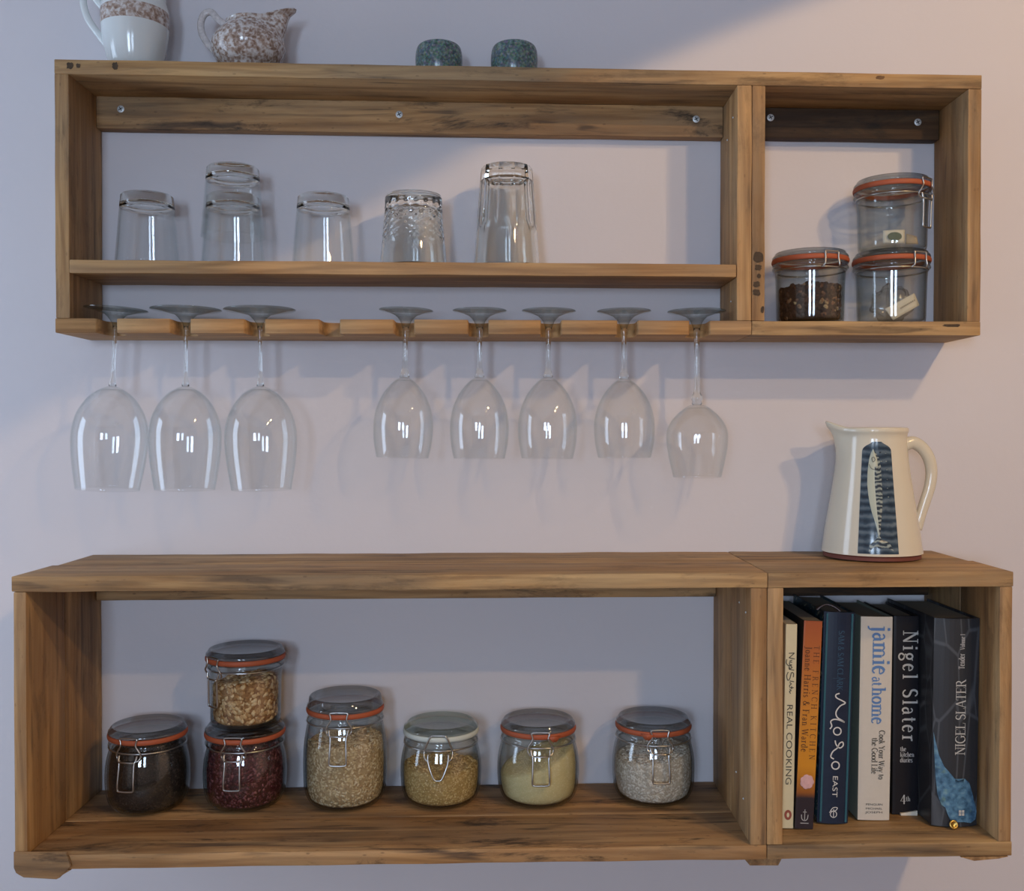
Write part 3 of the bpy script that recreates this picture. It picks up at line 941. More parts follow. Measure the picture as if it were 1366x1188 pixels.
def sheet(name, P, mat, thick=.0003, parent=None, nx=8, ny=4, bend=0.0):
    """a bent rectangular slip through four corner points"""
    a, b, c, d = [Vector(p) for p in P]
    nrm = (b - a).cross(d - a).normalized()
    bm = bmesh.new()
    g = []
    for i in range(nx + 1):
        u = i / nx
        row = []
        for j in range(ny + 1):
            v = j / ny
            row.append(bm.verts.new((a * (1 - u) + b * u) * (1 - v) + (d * (1 - u) + c * u) * v + nrm * bend * math.sin(PI * u)))
        g.append(row)
    for i in range(nx):
        for j in range(ny): bm.faces.new((g[i][j], g[i + 1][j], g[i + 1][j + 1], g[i][j + 1]))
    o = obj(name, bm, mat, parent, True)
    md = o.modifiers.new('thickness', 'SOLIDIFY'); md.thickness = thick
    return o
INK = plain('dark_ink', (.06, .05, .05), .7)
# paper tag inside the lower jar of the stack, with its crumpled bag
yt = YU - .030
tagp = [(1180, 412), (1219, 391), (1226, 407), (1191, 427)]
Pt = [at(px, py, yt + dy) for (px, py), dy in zip(tagp, (-.002, .010, .010, -.002))]
tg = sheet('paper_tag', [Pt[3], Pt[2], Pt[1], Pt[0]], PAPER, bend=.0012)
tag(tg, 'cream paper tag with small print leaning inside the lower jar of the upper stack', 'tag')
bm = bmesh.new()
a, b = at(1200, 411.5, yt - .0015), at(1218, 401.0, yt + .0045)
up_ = (b - a).cross(Vector((0, 1, 0))).normalized()
k = 0
for i in range(9):
    c = a.lerp(b, i / 8)
    ribbon(bm, [c + up_ * .0012, c - up_ * .0012 + (b - a) * .03], .0006)
    ribbon(bm, [c - up_ * .0012, c + (b - a) * .06 + up_ * .0008], .0005)
for v_ in bm.verts: v_.co.y -= .0022
obj('tag_print', bm, INK, tg)['kind'] = 'stuff'
BAGM = thin_glass('clear_bag_film', (.93, .92, .90), (.74, .72, .69), .06, .8, .2, 1.5)
bm = bmesh.new()
bmesh.ops.create_icosphere(bm, subdivisions=4, radius=1)
for v_ in bm.verts:
    nn = noise.noise(v_.co * 2.3) * .25 + noise.noise(v_.co * 6) * .12
    v_.co = Vector((v_.co.x * .027, v_.co.y * .020, v_.co.z * .026)) * (1 + nn)
    if v_.co.z < -.023: v_.co.z = -.023
    v_.co += Vector((x9 + .006, YU + .012, z9 + .030))
bg = obj('plastic_bag', bm, BAGM, None, True)
tag(bg, 'crumpled clear plastic bag in the jar with the paper tag', 'bag')
# foil label strip in the top jar
Ps = [at(px, py, YU - .033) for px, py in ((1177, 325), (1206, 325), (1206, 307), (1177, 308))]
zb10 = z10 + .005
for p in Ps: p.z += max(0, zb10 - min(q.z for q in Ps))
st = sheet('seed_packet_label', Ps, PAPER, bend=.002)
tag(st, 'cream label with green oval lying in the topmost jar of the upper stack', 'label')
bm = bmesh.new()
cen = (Ps[0] + Ps[1] + Ps[2] + Ps[3]) / 4
ring_ = [bm.verts.new(cen + Vector((.0095 * math.cos(2 * PI * i / 24), -.0032, .0058 * math.sin(2 * PI * i / 24)))) for i in range(24)]
bm.faces.new(ring_)
obj('oval_print', bm, plain('green_print', (.10, .14, .10), .6, 0, .5, .5, 300), st)
Pq = [at(px, py, YU - .026) for px, py in ((1207, 326), (1224, 326), (1222, 316), (1208, 312))]
for p in Pq: p.z += max(0, zb10 - .0005 - min(q.z for q in Pq))
tag(sheet('paper_scrap', Pq, plain('brown_paper', (.42, .33, .22), .8), bend=.001), 'small brown paper scrap lying behind the green oval label in the topmost jar', 'paper')

# ------------------------------------------------------------------ crockery on top of the upper shelf
YC = -.054
def topz(x): return zU(x, UZ1) + .001
# pair of speckled pots
for px, lab in ((586, 'grey green speckled pot on the shelf top, the one nearer the brown floral jug'), (686, 'grey green speckled pot on the shelf top, the one further from the floral jug')):
    x = at(px, 80, YC).x; z = topz(x)
    h = at(px, 59, YC - .01).z - z
    r = .0322
    bm = bmesh.new()
    ctl = [(0, 0), (r * .82, 0), (r * .90, .003), (r * .97, .012), (r, h * .5), (r * .985, h * .72), (r * .93, h * .88), (r * .82, h * .965), (r * .6, h), (r * .3, h + .0005), (0, h + .0006)]
    P = smooth_path([(a, 0, b) for a, b in ctl], 4)
    lathe(bm, [(max(0, q.x), q.z) for q in P], 48)
    o = obj('ceramic_pot', bm, SPECK, None, True, (x, YC, z))
    tag(o, lab, 'pot', 'speckled pots on the shelf top')

# small chintz creamer
x = at(333, 60, YC).x; z = topz(x)
S = 1 / pxm(YC)
hc_ = at(333, 32, YC).z - z
t = empty('cream_jug', (x, YC, z), 'small round cream jug covered in brown floral print, spout to the right', 'jug')
bm = bmesh.new()
def dcream(r, zz, th):
    k = max(0, (zz - hc_ * .62) / (hc_ * .38))
    a = math.atan2(math.sin(th), math.cos(th))
    s = math.exp(-(a / .42) ** 2)
    return r + s * k ** 1.4 * .036, zz + s * k ** 1.5 * .0135 - (1 - s) * .0 + .002 * k * math.cos(th)
B = 48.5 * S
ctl = [(0, .002), (B * .52, 0), (B * .58, .003), (B * .66, .009), (B * .86, hc_ * .24), (B * .99, hc_ * .46), (B * .97, hc_ * .60), (B * .84, hc_ * .76), (B * .68, hc_ * .87), (B * .58, hc_ * .95), (B * .60, hc_)]
P = smooth_path([(a, 0, b) for a, b in ctl], 4)
o_ = [(max(0, q.x), q.z) for q in P]
i_ = [(r - .003, max(zz, .005)) for r, zz in o_ if r > B * .5][::-1]
lathe(bm, o_ + [(o_[-1][0] - .0015, o_[-1][1] + .0008)] + i_ + [(0, .005)], 64, deform=dcream)
bmesh.ops.recalc_face_normals(bm, faces=bm.faces)
obj('jug_body', bm, CHINTZ, t, True)
bm = bmesh.new()
hp = [(302, 36), (293, 29), (284, 19.5), (275, 22), (270, 34), (272, 49), (280, 62), (288, 71), (293, 77)]
tube(bm, smooth_path([at(a, b, YC) - Vector((x, YC, z)) for a, b in hp], 5), .0032, 10, flat=1.5)
obj('handle', bm, plain('brown_white_handle', (.55, .52, .52), .15, 0, .5, .4, 250), t, True)

# white jug with brown band, cut by the top of the photograph
x = at(183, 40, YC).x; z = topz(x)
t = empty('milk_jug', (x, YC, z), 'white jug with brown patterned band at the left end of the shelf top', 'jug')
def zc(py): return at(183, py, YC - .04).z - z
r_ = lambda px: px / pxm(YC)
bm = bmesh.new()
ctl = [(0, .002), (r_(27), 0), (r_(29), .004), (r_(33), .010), (r_(37.5), zc(60)), (r_(41.5), zc(38)), (r_(43.5), zc(14)), (r_(43), zc(2)), (r_(40.5), zc(-7)), (r_(39), zc(-15)), (r_(40), zc(-30)), (r_(43), zc(-48)), (r_(44), zc(-54))]
P = smooth_path([(a, 0, b) for a, b in ctl], 4)
o_ = [(max(0, q.x), q.z) for q in P]
i_ = [(r - .003, max(zz, .006)) for r, zz in o_ if r > r_(28)][::-1]
lathe(bm, o_ + i_ + [(0, .006)], 64)
bmesh.ops.recalc_face_normals(bm, faces=bm.faces)
zb0, zb1 = zc(27), zc(4)
for f in bm.faces:
    c = f.calc_center_median()
    if zb0 < c.z < zb1 and math.hypot(c.x, c.y) > r_(40): f.material_index = 1
    if c.z > zc(-22) and math.hypot(c.x, c.y) > r_(38): f.material_index = 1
obj('jug_body', bm, [CERAM, BAND], t, True)
bm = bmesh.new()
hp = [(142, 15), (134, 6), (127, -3), (120, -8), (115, -2), (115, 12), (121, 29), (131, 44), (143, 60), (151, 69)]
tube(bm, smooth_path([at(a, b, YC) - Vector((x, YC, z)) for a, b in hp], 5), .0032, 10, flat=1.5)
obj('handle', bm, CERAM, t, True)

# ------------------------------------------------------------------ fish jug on the lower unit
YK = -.072
x = at(1163.5, 740, YK).x; z = zL(x, LZ1) + .0012
K = empty('ceramic_jug', (x, YK, z), 'tall cream pottery jug with a fish on a dark blue panel', 'jug')
HJ = at(1165, 571, YK).z - z
sp = pxm(YK)
PR = [(62 / sp, .000), (62 / sp, .0045), (64.5 / sp, .0065), (63.5 / sp, .012), (60 / sp, HJ * .22), (54 / sp, HJ * .43), (49 / sp, HJ * .62), (45.3 / sp, HJ * .80), (43.6 / sp, HJ * .90), (44.0 / sp, HJ * .945), (46.0 / sp, HJ * .975), (45.5 / sp, HJ)]
P = smooth_path([(a, 0, b) for a, b in PR[2:]], 4)
o_ = [(q.x, q.z) for q in P]
surf_r = interp(o_)
def djug(r, zz, th):
    k = max(0, (zz - HJ * .70) / (HJ * .30))
    a = math.atan2(math.sin(th - PI), math.cos(th - PI))
    s = math.exp(-(a / .27) ** 2)
    return r + s * k ** 2.0 * .0175, zz + s * k ** 2 * .0085
bm = bmesh.new()
i_ = [(r - .004, max(zz, .012)) for r, zz in o_][::-1]
lathe(bm, o_ + [(o_[-1][0] - .002, HJ + .001)] + i_ + [(0, .012)], 72, deform=djug)
bmesh.ops.recalc_face_normals(bm, faces=bm.faces)
obj('jug_body', bm, CREAMG, K, True)
bm = bmesh.new()
lathe(bm, [(0, 0), (PR[0][0], 0), (PR[1][0], .0045), (PR[2][0] - .0005, .0064), (0, .0064)], 72)
bmesh.ops.recalc_face_normals(bm, faces=bm.faces)
obj('terracotta_foot', bm, TERRA, K, False)
bm = bmesh.new()
hp = [(1205, 594), (1217, 590), (1229, 596), (1239, 610), (1243, 628), (1241, 648), (1235, 668), (1229, 687), (1224, 706)]
tube(bm, smooth_path([at(a, b, YK) - Vector((x, YK, z)) for a, b in hp], 5), lambda q: .0072 - .0018 * q, 14, flat=1.25)
obj('handle', bm, CREAMG, K, True)
# painted panel lying on the curved front
m, nt, out = new_mat('blue_panel_glaze')
tc = N(nt, 'TexCoord')
wv = N(nt, 'TexWave', wave_type='BANDS', bands_direction='Z', ins={'Vector': tc.outputs['Object'], 'Scale': 30, 'Distortion': 2.2, 'Detail': 3, 'Detail Scale': 3})
nz = N(nt, 'TexNoise', ins={'Vector': tc.outputs['Object'], 'Scale': 60, 'Detail': 4})
f = math_n(nt, 'ADD', math_n(nt, 'MULTIPLY', wv.outputs[0], .45), math_n(nt, 'MULTIPLY', nz.outputs[0], .55))
principled(nt, out, ramp(nt, f, [(.2, (.016, .028, .045)), (.5, (.045, .075, .11)), (.8, (.13, .17, .20))]), .14, 0, .5)
PANELM = m
def on_jug(u, h, off):
    """u metres to the right of the panel axis, h height"""
    r = surf_r(h) + off
    a = -PI / 2 - .50 * x / .9 * 0 + u / r + .03
    # the panel faces the viewer, who stands left of the jug
    a += PAN
    return Vector((r * math.cos(a), r * math.sin(a), h))
PAN = -.24
def jug_h(py): return (at(1168, py, YK - .045).z - z)
bm = bmesh.new()
g = []
h0, h1 = jug_h(737), jug_h(589)
for j in range(61):
    v_ = j / 60
    h = h0 + (h1 - h0) * v_
    w = .0262 - .0082 * v_
    if v_ > .91: w *= max(.3, (1 - ((v_ - .91) / .095) ** 2.5)) 
    g.append([bm.verts.new(on_jug(w * (i / 6 - 1), h, .0005)) for i in range(13)])
for j in range(60):
    for i in range(12): bm.faces.new((g[j][i], g[j][i + 1], g[j + 1][i + 1], g[j + 1][i]))
pan = obj('painted_panel', bm, PANELM, K, True)
pan['label'] = 'dark blue glazed panel'
# fish in low relief, nose up
FB = plain('fish_belly_glaze', (.50, .52, .41), .15, 0, .5, .05, 200)
m, nt, out = new_mat('fish_back_glaze')
tc = N(nt, 'TexCoord')
wv = N(nt, 'TexWave', wave_type='BANDS', bands_direction='Z', ins={'Vector': tc.outputs['Object'], 'Scale': 55, 'Distortion': 5, 'Detail': 2, 'Detail Scale': 2})
principled(nt, out, ramp(nt, wv.outputs[0], [(.25, (.035, .05, .07)), (.7, (.20, .25, .25)), (1, (.34, .38, .34))]), .14)
FK = m
def fpt(px, py, off):
    h = jug_h(py)
    r = surf_r(h)
    u = (px - 1170) / pxm(YK - r * .97)
    return on_jug(u, h, off)
prof = [(599, 1164.5, 1165.5), (605, 1162, 1169), (612, 1160, 1173), (622, 1158.5, 1174.5), (632, 1157.5, 1175), (645, 1157, 1175.5), (658, 1158, 1176), (670, 1159.5, 1176), (682, 1162, 1175), (694, 1165.5, 1173.8), (705, 1168, 1172.8), (714, 1169.6, 1172)]
bm = bmesh.new()
rows = []
for py, a, b in prof:
    rows.append([bm.verts.new(fpt(a + (b - a) * i / 8, py, .0007 + .0017 * math.sin(PI * i / 8))) for i in range(9)])
for j in range(len(rows) - 1):
    for i in range(8):
        fc = bm.faces.new((rows[j][i], rows[j + 1][i], rows[j + 1][i + 1], rows[j][i + 1]))
        fc.material_index = 0 if (i < 4 or prof[j][0] < 622 and i < 6) else 1
bmesh.ops.recalc_face_normals(bm, faces=bm.faces)
fish = obj('fish_relief', bm, [FB, FK], K, True)
fish['label'] = 'pale fish, nose up'
bm = bmesh.new()
tp = [(1170.5, 711), (1174, 718), (1184, 722), (1190, 733), (1180, 728), (1172, 730), (1165, 727), (1157, 735), (1158.5, 725), (1166, 719)]
cc = bm.verts.new(fpt(1171, 721, .0022))
vs = [bm.verts.new(fpt(a, b, .0010)) for a, b in tp]
for i in range(len(vs)): bm.faces.new((cc, vs[i], vs[(i + 1) % len(vs)]))
bmesh.ops.recalc_face_normals(bm, faces=bm.faces)
obj('fish_tail', bm, FK, fish)
bm = bmesh.new()
tube(bm, smooth_path([fpt(a, b, .0025) for a, b in ((1159.5, 619), (1162, 624), (1167, 626), (1172, 623))], 4), .00035, 5)
tube(bm, smooth_path([fpt(a, b, .0026) for a, b in ((1163, 611), (1164.5, 616), (1167, 613), (1165.5, 609.5))], 4, True), .00035, 5, True)
obj('gill_lines', bm, INK, fish)
# scallop dots down the panel's right side
bm = bmesh.new()
for px, py in ((1181, 604), (1181.5, 615), (1182, 626), (1182.5, 640), (1183, 651), (1183.5, 662), (1174, 603), (1175, 615)):
    c = fpt(px, py, .0009)
    bmesh.ops.create_icosphere(bm, subdivisions=1, radius=.0012, matrix=Matrix.Translation(c))
obj('raised_dots', bm, FK, pan, True)['kind'] = 'stuff'

# ------------------------------------------------------------------ lettering: a small serif stroke alphabet
def arc(cx, cy, rx, ry, a0, a1, n=12):
    return [(cx + rx * math.cos(R(a0 + (a1 - a0) * i / n)), cy + ry * math.sin(R(a0 + (a1 - a0) * i / n))) for i in range(n + 1)]
TH, HR = .135, .055      # thick and thin stroke
def serif(x_, y_, w=.15): return (HR, [(x_ - w, y_), (x_ + w, y_)])
def stem(x_, y0, y1, s0=True, s1=True, w=TH):
    r = [(w, [(x_, y0), (x_, y1)])]
    if s0: r.append(serif(x_, y0 + HR / 2))
    if s1: r.append(serif(x_, y1 - HR / 2))
    return r
def half(x_, y_): return (HR, [(x_ - .16, y_ - HR / 2 - .02), (x_, y_ - HR / 2)])
XH = .66
GL = {
 'N': (.86, stem(.17, 0, 1, True, True, HR * 1.2) + stem(.72, 0, 1, False, True, HR * 1.2) + [(TH, [(.15, 1), (.72, .02)])]),
 'I': (.40, stem(.20, 0, 1)),
 'G': (.86, [(TH, arc(.45, .5, .36, .48, 100, 260)), (HR * 1.3, arc(.45, .5, .36, .48, 35, 100)), (HR * 1.3, arc(.45, .5, .36, .48, 260, 310))] + stem(.72, .1, .45, False, True)),
 'E': (.70, stem(.17, 0, 1) + [(HR, [(.17, .972), (.60, .972), (.61, .78)]), (HR, [(.17, .52), (.48, .52)]), (HR, [(.17, .028), (.62, .028), (.64, .24)])]),
 'L': (.66, stem(.17, 0, 1) + [(HR, [(.17, .028), (.58, .028), (.60, .26)])]),
 'S': (.62, [(HR * 1.5, arc(.30, .74, .20, .235, 20, 110)), (TH, arc(.30, .74, .20, .235, 110, 225) + arc(.31, .26, .22, .235, 60, -60)), (HR * 1.5, arc(.31, .26, .22, .235, -60, -165))]),
 'A': (.82, [(HR * 1.2, [(.10, 0), (.42, 1)]), (TH, [(.42, 1), (.74, 0)]), (HR, [(.22, .34), (.62, .34)]), serif(.10, .03, .11), serif(.74, .03, .12)]),
 'T': (.72, stem(.36, 0, 1, True, False) + [(HR, [(.05, .76), (.06, .972), (.66, .972), (.67, .76)])]),
 'R': (.80, stem(.17, 0, 1) + [(HR, [(.17, .972), (.38, .972)]), (TH * .9, arc(.38, .74, .19, .235, 90, -90)), (HR, [(.17, .50), (.38, .50)]), (TH, [(.40, .50), (.70, .02)]), serif(.70, .03, .10)]),
 'H': (.90, stem(.17, 0, 1) + stem(.73, 0, 1) + [(HR, [(.17, .52), (.73, .52)])]),
 'F': (.64, stem(.17, 0, 1) + [(HR, [(.17, .972), (.57, .972), (.58, .76)]), (HR, [(.17, .50), (.44, .50)])]),
 'C': (.80, [(TH, arc(.45, .5, .36, .48, 110, 250)), (HR * 1.3, arc(.45, .5, .36, .48, 35, 110)), (HR * 1.3, arc(.45, .5, .36, .48, 250, 320)), (HR, [(.74, .95), (.74, .74)])]),
 'K': (.84, stem(.17, 0, 1) + [(HR * 1.2, [(.20, .42), (.66, .98)]), (TH, [(.34, .56), (.72, .02)]), serif(.68, .97, .10), serif(.74, .03, .11)]),
 'J': (.48, stem(.30, .0, 1, False, True) + [(HR * 1.4, arc(.12, .0, .18, .16, 0, -120))]),
 'W': (1.10, [(TH, [(.10, 1), (.33, 0)]), (HR, [(.33, 0), (.55, .9)]), (TH, [(.55, .95), (.78, 0)]), (HR, [(.78, 0), (1.0, 1)]), serif(.1, .97, .12), serif(1.0, .97, .1)]),
 'Y': (.78, [(TH, [(.10, 1), (.40, .5)]), (HR, [(.70, 1), (.40, .5)]), serif(.1, .97, .1), serif(.7, .97, .1)] + stem(.40, 0, .5, True, False)),
 'V': (.78, [(TH, [(.10, 1), (.40, .02)]), (HR, [(.40, .02), (.70, 1)]), serif(.1, .97, .1), serif(.7, .97, .1)]),
 'M': (1.0, stem(.15, 0, 1, True, True, HR * 1.3) + [(TH, [(.15, 1), (.50, .05)]), (HR, [(.50, .05), (.85, 1)])] + stem(.85, 0, 1)),
 'B': (.74, stem(.17, 0, 1) + [(TH * .9, arc(.34, .75, .20, .22, 90, -90)), (TH * .9, arc(.36, .27, .25, .25, 90, -90)), (HR, [(.17, .97), (.34, .97)]), (HR, [(.17, .53), (.36, .53)]), (HR, [(.17, .03), (.36, .03)])]),
 'j': (.30, [(TH, [(.16, XH), (.16, -.12)]), (HR * 1.4, arc(.02, -.12, .14, .15, 0, -110)), half(.16, XH), (.14, [(.16, .83), (.16, .97)])]),
 'i': (.32, stem(.17, 0, XH, True, False) + [half(.17, XH), (.14, [(.17, .83), (.17, .97)])]),
 'l': (.32, stem(.17, 0, 1, True, False) + [half(.17, 1)]),
 'a': (.54, [(TH, [(.40, .08), (.40, .46)]), (HR * 1.4, arc(.25, .46, .15, .19, 0, 150)), (TH * .85, arc(.23, .19, .14, .185, 95, 300)), (HR, [(.22, .375), (.40, .41)]), (HR * 1.3, [(.30, .03), (.40, .12)]), (HR, [(.40, .06), (.52, .02)])]),
 'm': (.96, stem(.16, 0, XH, True, False) + [half(.16, XH), (HR * 1.3, arc(.31, .46, .15, .19, 160, 20)), (HR * 1.3, arc(.63, .46, .16, .19, 160, 20))] + stem(.47, 0, .50, True, False) + stem(.80, 0, .50, True, False)),
 'n': (.64, stem(.16, 0, XH, True, False) + [half(.16, XH), (HR * 1.3, arc(.32, .46, .16, .19, 160, 15))] + stem(.49, 0, .50, True, False)),
 'h': (.64, stem(.16, 0, 1, True, False) + [half(.16, 1), (HR * 1.3, arc(.32, .46, .16, .19, 160, 15))] + stem(.49, 0, .50, True, False)),
 'u': (.64, stem(.16, .14, XH, False, False) + [half(.16, XH), half(.48, XH), (HR * 1.3, arc(.31, .18, .15, .17, 190, 350))] + stem(.48, 0, XH, True, False)),
 'r': (.46, stem(.16, 0, XH, True, False) + [half(.16, XH), (TH * .8, arc(.33, .48, .15, .15, 150, 60))]),
 't': (.40, [(TH, [(.18, .12), (.18, .86)]), (HR, [(.04, XH - .03), (.35, XH - .03)]), (HR * 1.3, arc(.29, .12, .11, .11, 180, 310))]),
 'e': (.56, [(TH, arc(.28, .33, .20, .32, 90, 250)), (HR * 1.3, arc(.28, .33, .20, .32, 250, 320)), (HR * 1.4, arc(.28, .33, .20, .32, 90, 15)), (HR, [(.08, .40), (.48, .40)])]),
 'o': (.60, [(TH, arc(.30, .33, .215, .31, 110, 250)), (HR * 1.3, arc(.30, .33, .215, .31, 70, 110)), (TH, arc(.30, .33, .215, .31, 70, -70)), (HR * 1.3, arc(.30, .33, .215, .31, 250, 290))]),
 'g': (.58, [(TH * .85, arc(.26, .44, .17, .20, 0, 360, 20)), (HR * 1.3, [(.15, .26), (.10, .15), (.18, .10), (.40, .06)]), (TH * .75, arc(.27, -.10, .21, .17, 60, -240, 18)), (HR * 1.2, [(.40, .60), (.54, .64)])]),
 'd': (.64, [(TH, arc(.29, .33, .20, .31, 80, 280)), (TH, [(.48, .02), (.48, 1)]), half(.48, 1), serif(.54, .03, .07)]),
 'k': (.62, stem(.16, 0, 1, True, False) + [half(.16, 1), (HR * 1.2, [(.18, .28), (.46, .63)]), (TH, [(.28, .40), (.52, .02)]), serif(.53, .03, .09)]),
 's': (.46, [(TH * .75, arc(.23, .48, .13, .15, 30, 230) + arc(.23, .17, .15, .15, 50, -150))]),
 'c': (.52, [(TH, arc(.29, .33, .20, .31, 100, 260)), (HR * 1.4, arc(.29, .33, .20, .31, 45, 100)), (HR * 1.4, arc(.29, .33, .20, .31, 260, 320))]),
 'f': (.38, stem(.17, 0, .8, True, False) + [(HR * 1.4, arc(.29, .82, .12, .15, 180, 50)), (HR, [(.04, XH - .03), (.34, XH - .03)])]),
 'y': (.62, [(TH, [(.08, XH), (.32, .03)]), (HR * 1.2, [(.54, XH), (.24, -.20), (.12, -.26)]), serif(.08, XH - .03, .09), serif(.54, XH - .03, .09)]),
 'w': (.86, [(TH, [(.08, XH), (.27, 0)]), (HR, [(.27, 0), (.43, .6)]), (TH, [(.43, XH), (.62, 0)]), (HR, [(.62, 0), (.78, XH)]), serif(.08, XH - .03, .09), serif(.78, XH - .03, .09)]),
 'v': (.60, [(TH, [(.08, XH), (.30, 0)]), (HR, [(.30, 0), (.52, XH)]), serif(.08, XH - .03, .09), serif(.52, XH - .03, .09)]),
 '&': (.86, [(TH * .8, [(.74, .02), (.28, .66), (.26, .85), (.38, .98), (.50, .86), (.44, .68), (.20, .44), (.10, .24), (.22, .04), (.44, .03), (.64, .24), (.72, .46)])]),
 '4': (.60, [(TH, [(.42, 0), (.42, 1)]), (HR * 1.2, [(.42, 1), (.05, .32), (.58, .32)])]),
 ' ': (.32, []),
}
def lettering(name, text, parent, mat, size, start, direction, upv, normal, stretch=1.0, track=.02, weight=1.0, y_off=0):
    bm = bmesh.new()
    D, Uv = Vector(direction).normalized(), Vector(upv).normalized()
    nn = Vector(normal).normalized()
    o = Vector(start)
    cx_ = 0
    lay = 0
    for ch in text:
        adv, strokes = GL[ch]
        for w, pts_ in strokes:
            lay += 1
            P = [o + D * ((cx_ + px * stretch) * size) + Uv * (py * size) + nn * (.00001 * (lay % 7)) for px, py in pts_]
            ribbon(bm, P, w * size * weight, nn)
        cx_ += adv * stretch + track
    ob = obj(name, bm, mat, parent)
    ob['kind'] = 'stuff'
    return ob, cx_ * size
def text_len(text, size, stretch=1.0, track=.02): return sum(GL[c][0] * stretch + track for c in text) * size
def fit_letter(name, text, parent, mat, x_base, z_top, z_bot, size, yf, down=True, weight=1.0):
    """text along the spine between two heights; down: reads top to bottom"""
    L = abs(z_top - z_bot)
    stretch = 1.0
    base = text_len(text, size, 1.0, 0)
    track = (L - base) / (size * len(text))
    if track < -.05: stretch = L / base; track = 0
    if track > .5: stretch = L / base * .9; track = (L - base * stretch) / (size * len(text))
    if down: return lettering(name, text, parent, mat, size, (x_base, yf, z_top), (0, 0, -1), (1, 0, 0), (0, -1, 0), stretch, track, weight)
    return lettering(name, text, parent, mat, size, (x_base, yf, z_bot), (0, 0, 1), (-1, 0, 0), (0, -1, 0), stretch, track, weight)
def sans(name, text, parent, mat, x_base, z_start, size, yf, length=None, down=True):
    cu = bpy.data.curves.new(name, 'FONT')
    cu.body = text
    cu.size = size
    ob = bpy.data.objects.new(name, cu)
    dg = bpy.context.evaluated_depsgraph_get()
    col.objects.link(ob)
    dg.update()
    me = bpy.data.meshes.new_from_object(ob.evaluated_get(bpy.context.evaluated_depsgraph_get()))
    col.objects.unlink(ob); bpy.data.objects.remove(ob)
    w = max(v.co.x for v in me.vertices) if me.vertices else 1
    k = (length / w) if length else 1
    for v in me.vertices:
        u, h = v.co.x * k, v.co.y
        v.co = Vector((x_base + h, yf, z_start - u)) if down else Vector((x_base - h, yf, z_start + u))
    me.materials.append(mat)
    o = bpy.data.objects.new(name, me); col.objects.link(o); o.parent = parent
    o['kind'] = 'stuff'
    return o
def strokes(name, parent, mat, w, lines, yf, X, Z, sub=4):
    """hand-drawn lines given in (u right of spine left edge, metres down from the top)"""
    bm = bmesh.new()
    for k, ln in enumerate(lines):
        ribbon(bm, smooth_path([Vector((X(a), yf - .00001 * k, Z(b))) for a, b in ln], sub) if len(ln) > 2 else [Vector((X(a), yf, Z(b))) for a, b in ln], w)
    o = obj(name, bm, mat, parent)
    o['kind'] = 'stuff'
    return o

# ------------------------------------------------------------------ cookbooks
def book(label, top, bot, wpx, hardback, mats, depth, pages=PAGE, round_spine=0.0, yaw=0):
    """top / bot: photographed centre of the spine's head and foot; builds in local space, then leans"""
    # depth of the spine from where its foot meets the floor of the compartment
    Y = -.15
    for _ in range(8):
        xx = at(bot[0], bot[1], Y).x
        fl = zL(xx, LZ0 + LT) + .0012
        Y = CY + (CZ - fl) * F / (bot[1] - HOR)
    s = pxm(Y)
    b = at(*bot, Y); tp = at(*top, Y)
    h = (tp - b).length
    lean = math.atan2(tp.x - b.x, tp.z - b.z)
    w = wpx / s
    t = empty('cookbook', (b.x, Y, fl + abs(math.sin(lean)) * w / 2), label, 'book', 'cookbooks in the lower right compartment')
    t.rotation_euler = (0, lean, yaw)
    ct = .0022 if hardback else .0006
    dmax = min(depth, -Y - (.026 if fl + h > -.232 else .006))
    # cover: back, spine, front as one folded sheet with thickness
    bm = bmesh.new()
    hw = w / 2
    ns = 10
    outer = [(-hw, dmax)] + [(-hw, .004)]
    for i in range(ns + 1):
        a = -1 + 2 * i / ns
        outer.append((hw * a * (1 if abs(a) < 1 else 1), -round_spine * (1 - a * a)))
    outer += [(hw, .004), (hw, dmax)]
    outer[2] = (-hw + .0003, .0003); outer[-3] = (hw - .0003, .0003)
    inner_ = [(hw - ct, dmax), (hw - ct, ct + .001), (-hw + ct, ct + .001), (-hw + ct, dmax)]
    poly = outer + inner_
    a = [bm.verts.new((px, py, 0)) for px, py in poly]
    c = [bm.verts.new((px, py, h)) for px, py in poly]
    n = len(poly)
    bm.faces.new(a); bm.faces.new(c[::-1])
    for i in range(n):
        j = (i + 1) % n
        f = bm.faces.new((a[i], c[i], c[j], a[j]))
        if 2 <= i <= n - 7: f.material_index = 1
    bmesh.ops.recalc_face_normals(bm, faces=bm.faces)
    bmesh.ops.triangulate(bm, faces=[f for f in bm.faces if len(f.verts) > 4])
    obj('cover', bm, mats, t)
    bm = bmesh.new()
    e = .003 if hardback else .0004
    box(bm, -hw + ct + .0002, hw - ct - .0002, ct + .0014, dmax - (.003 if hardback else .0006), e, h - e)
    obj('page_block', bm, pages, t)
    return t, w, h, s
def zpos(h, top, bot, py): return h * (bot - py) / (bot - top)
YF = -.00035
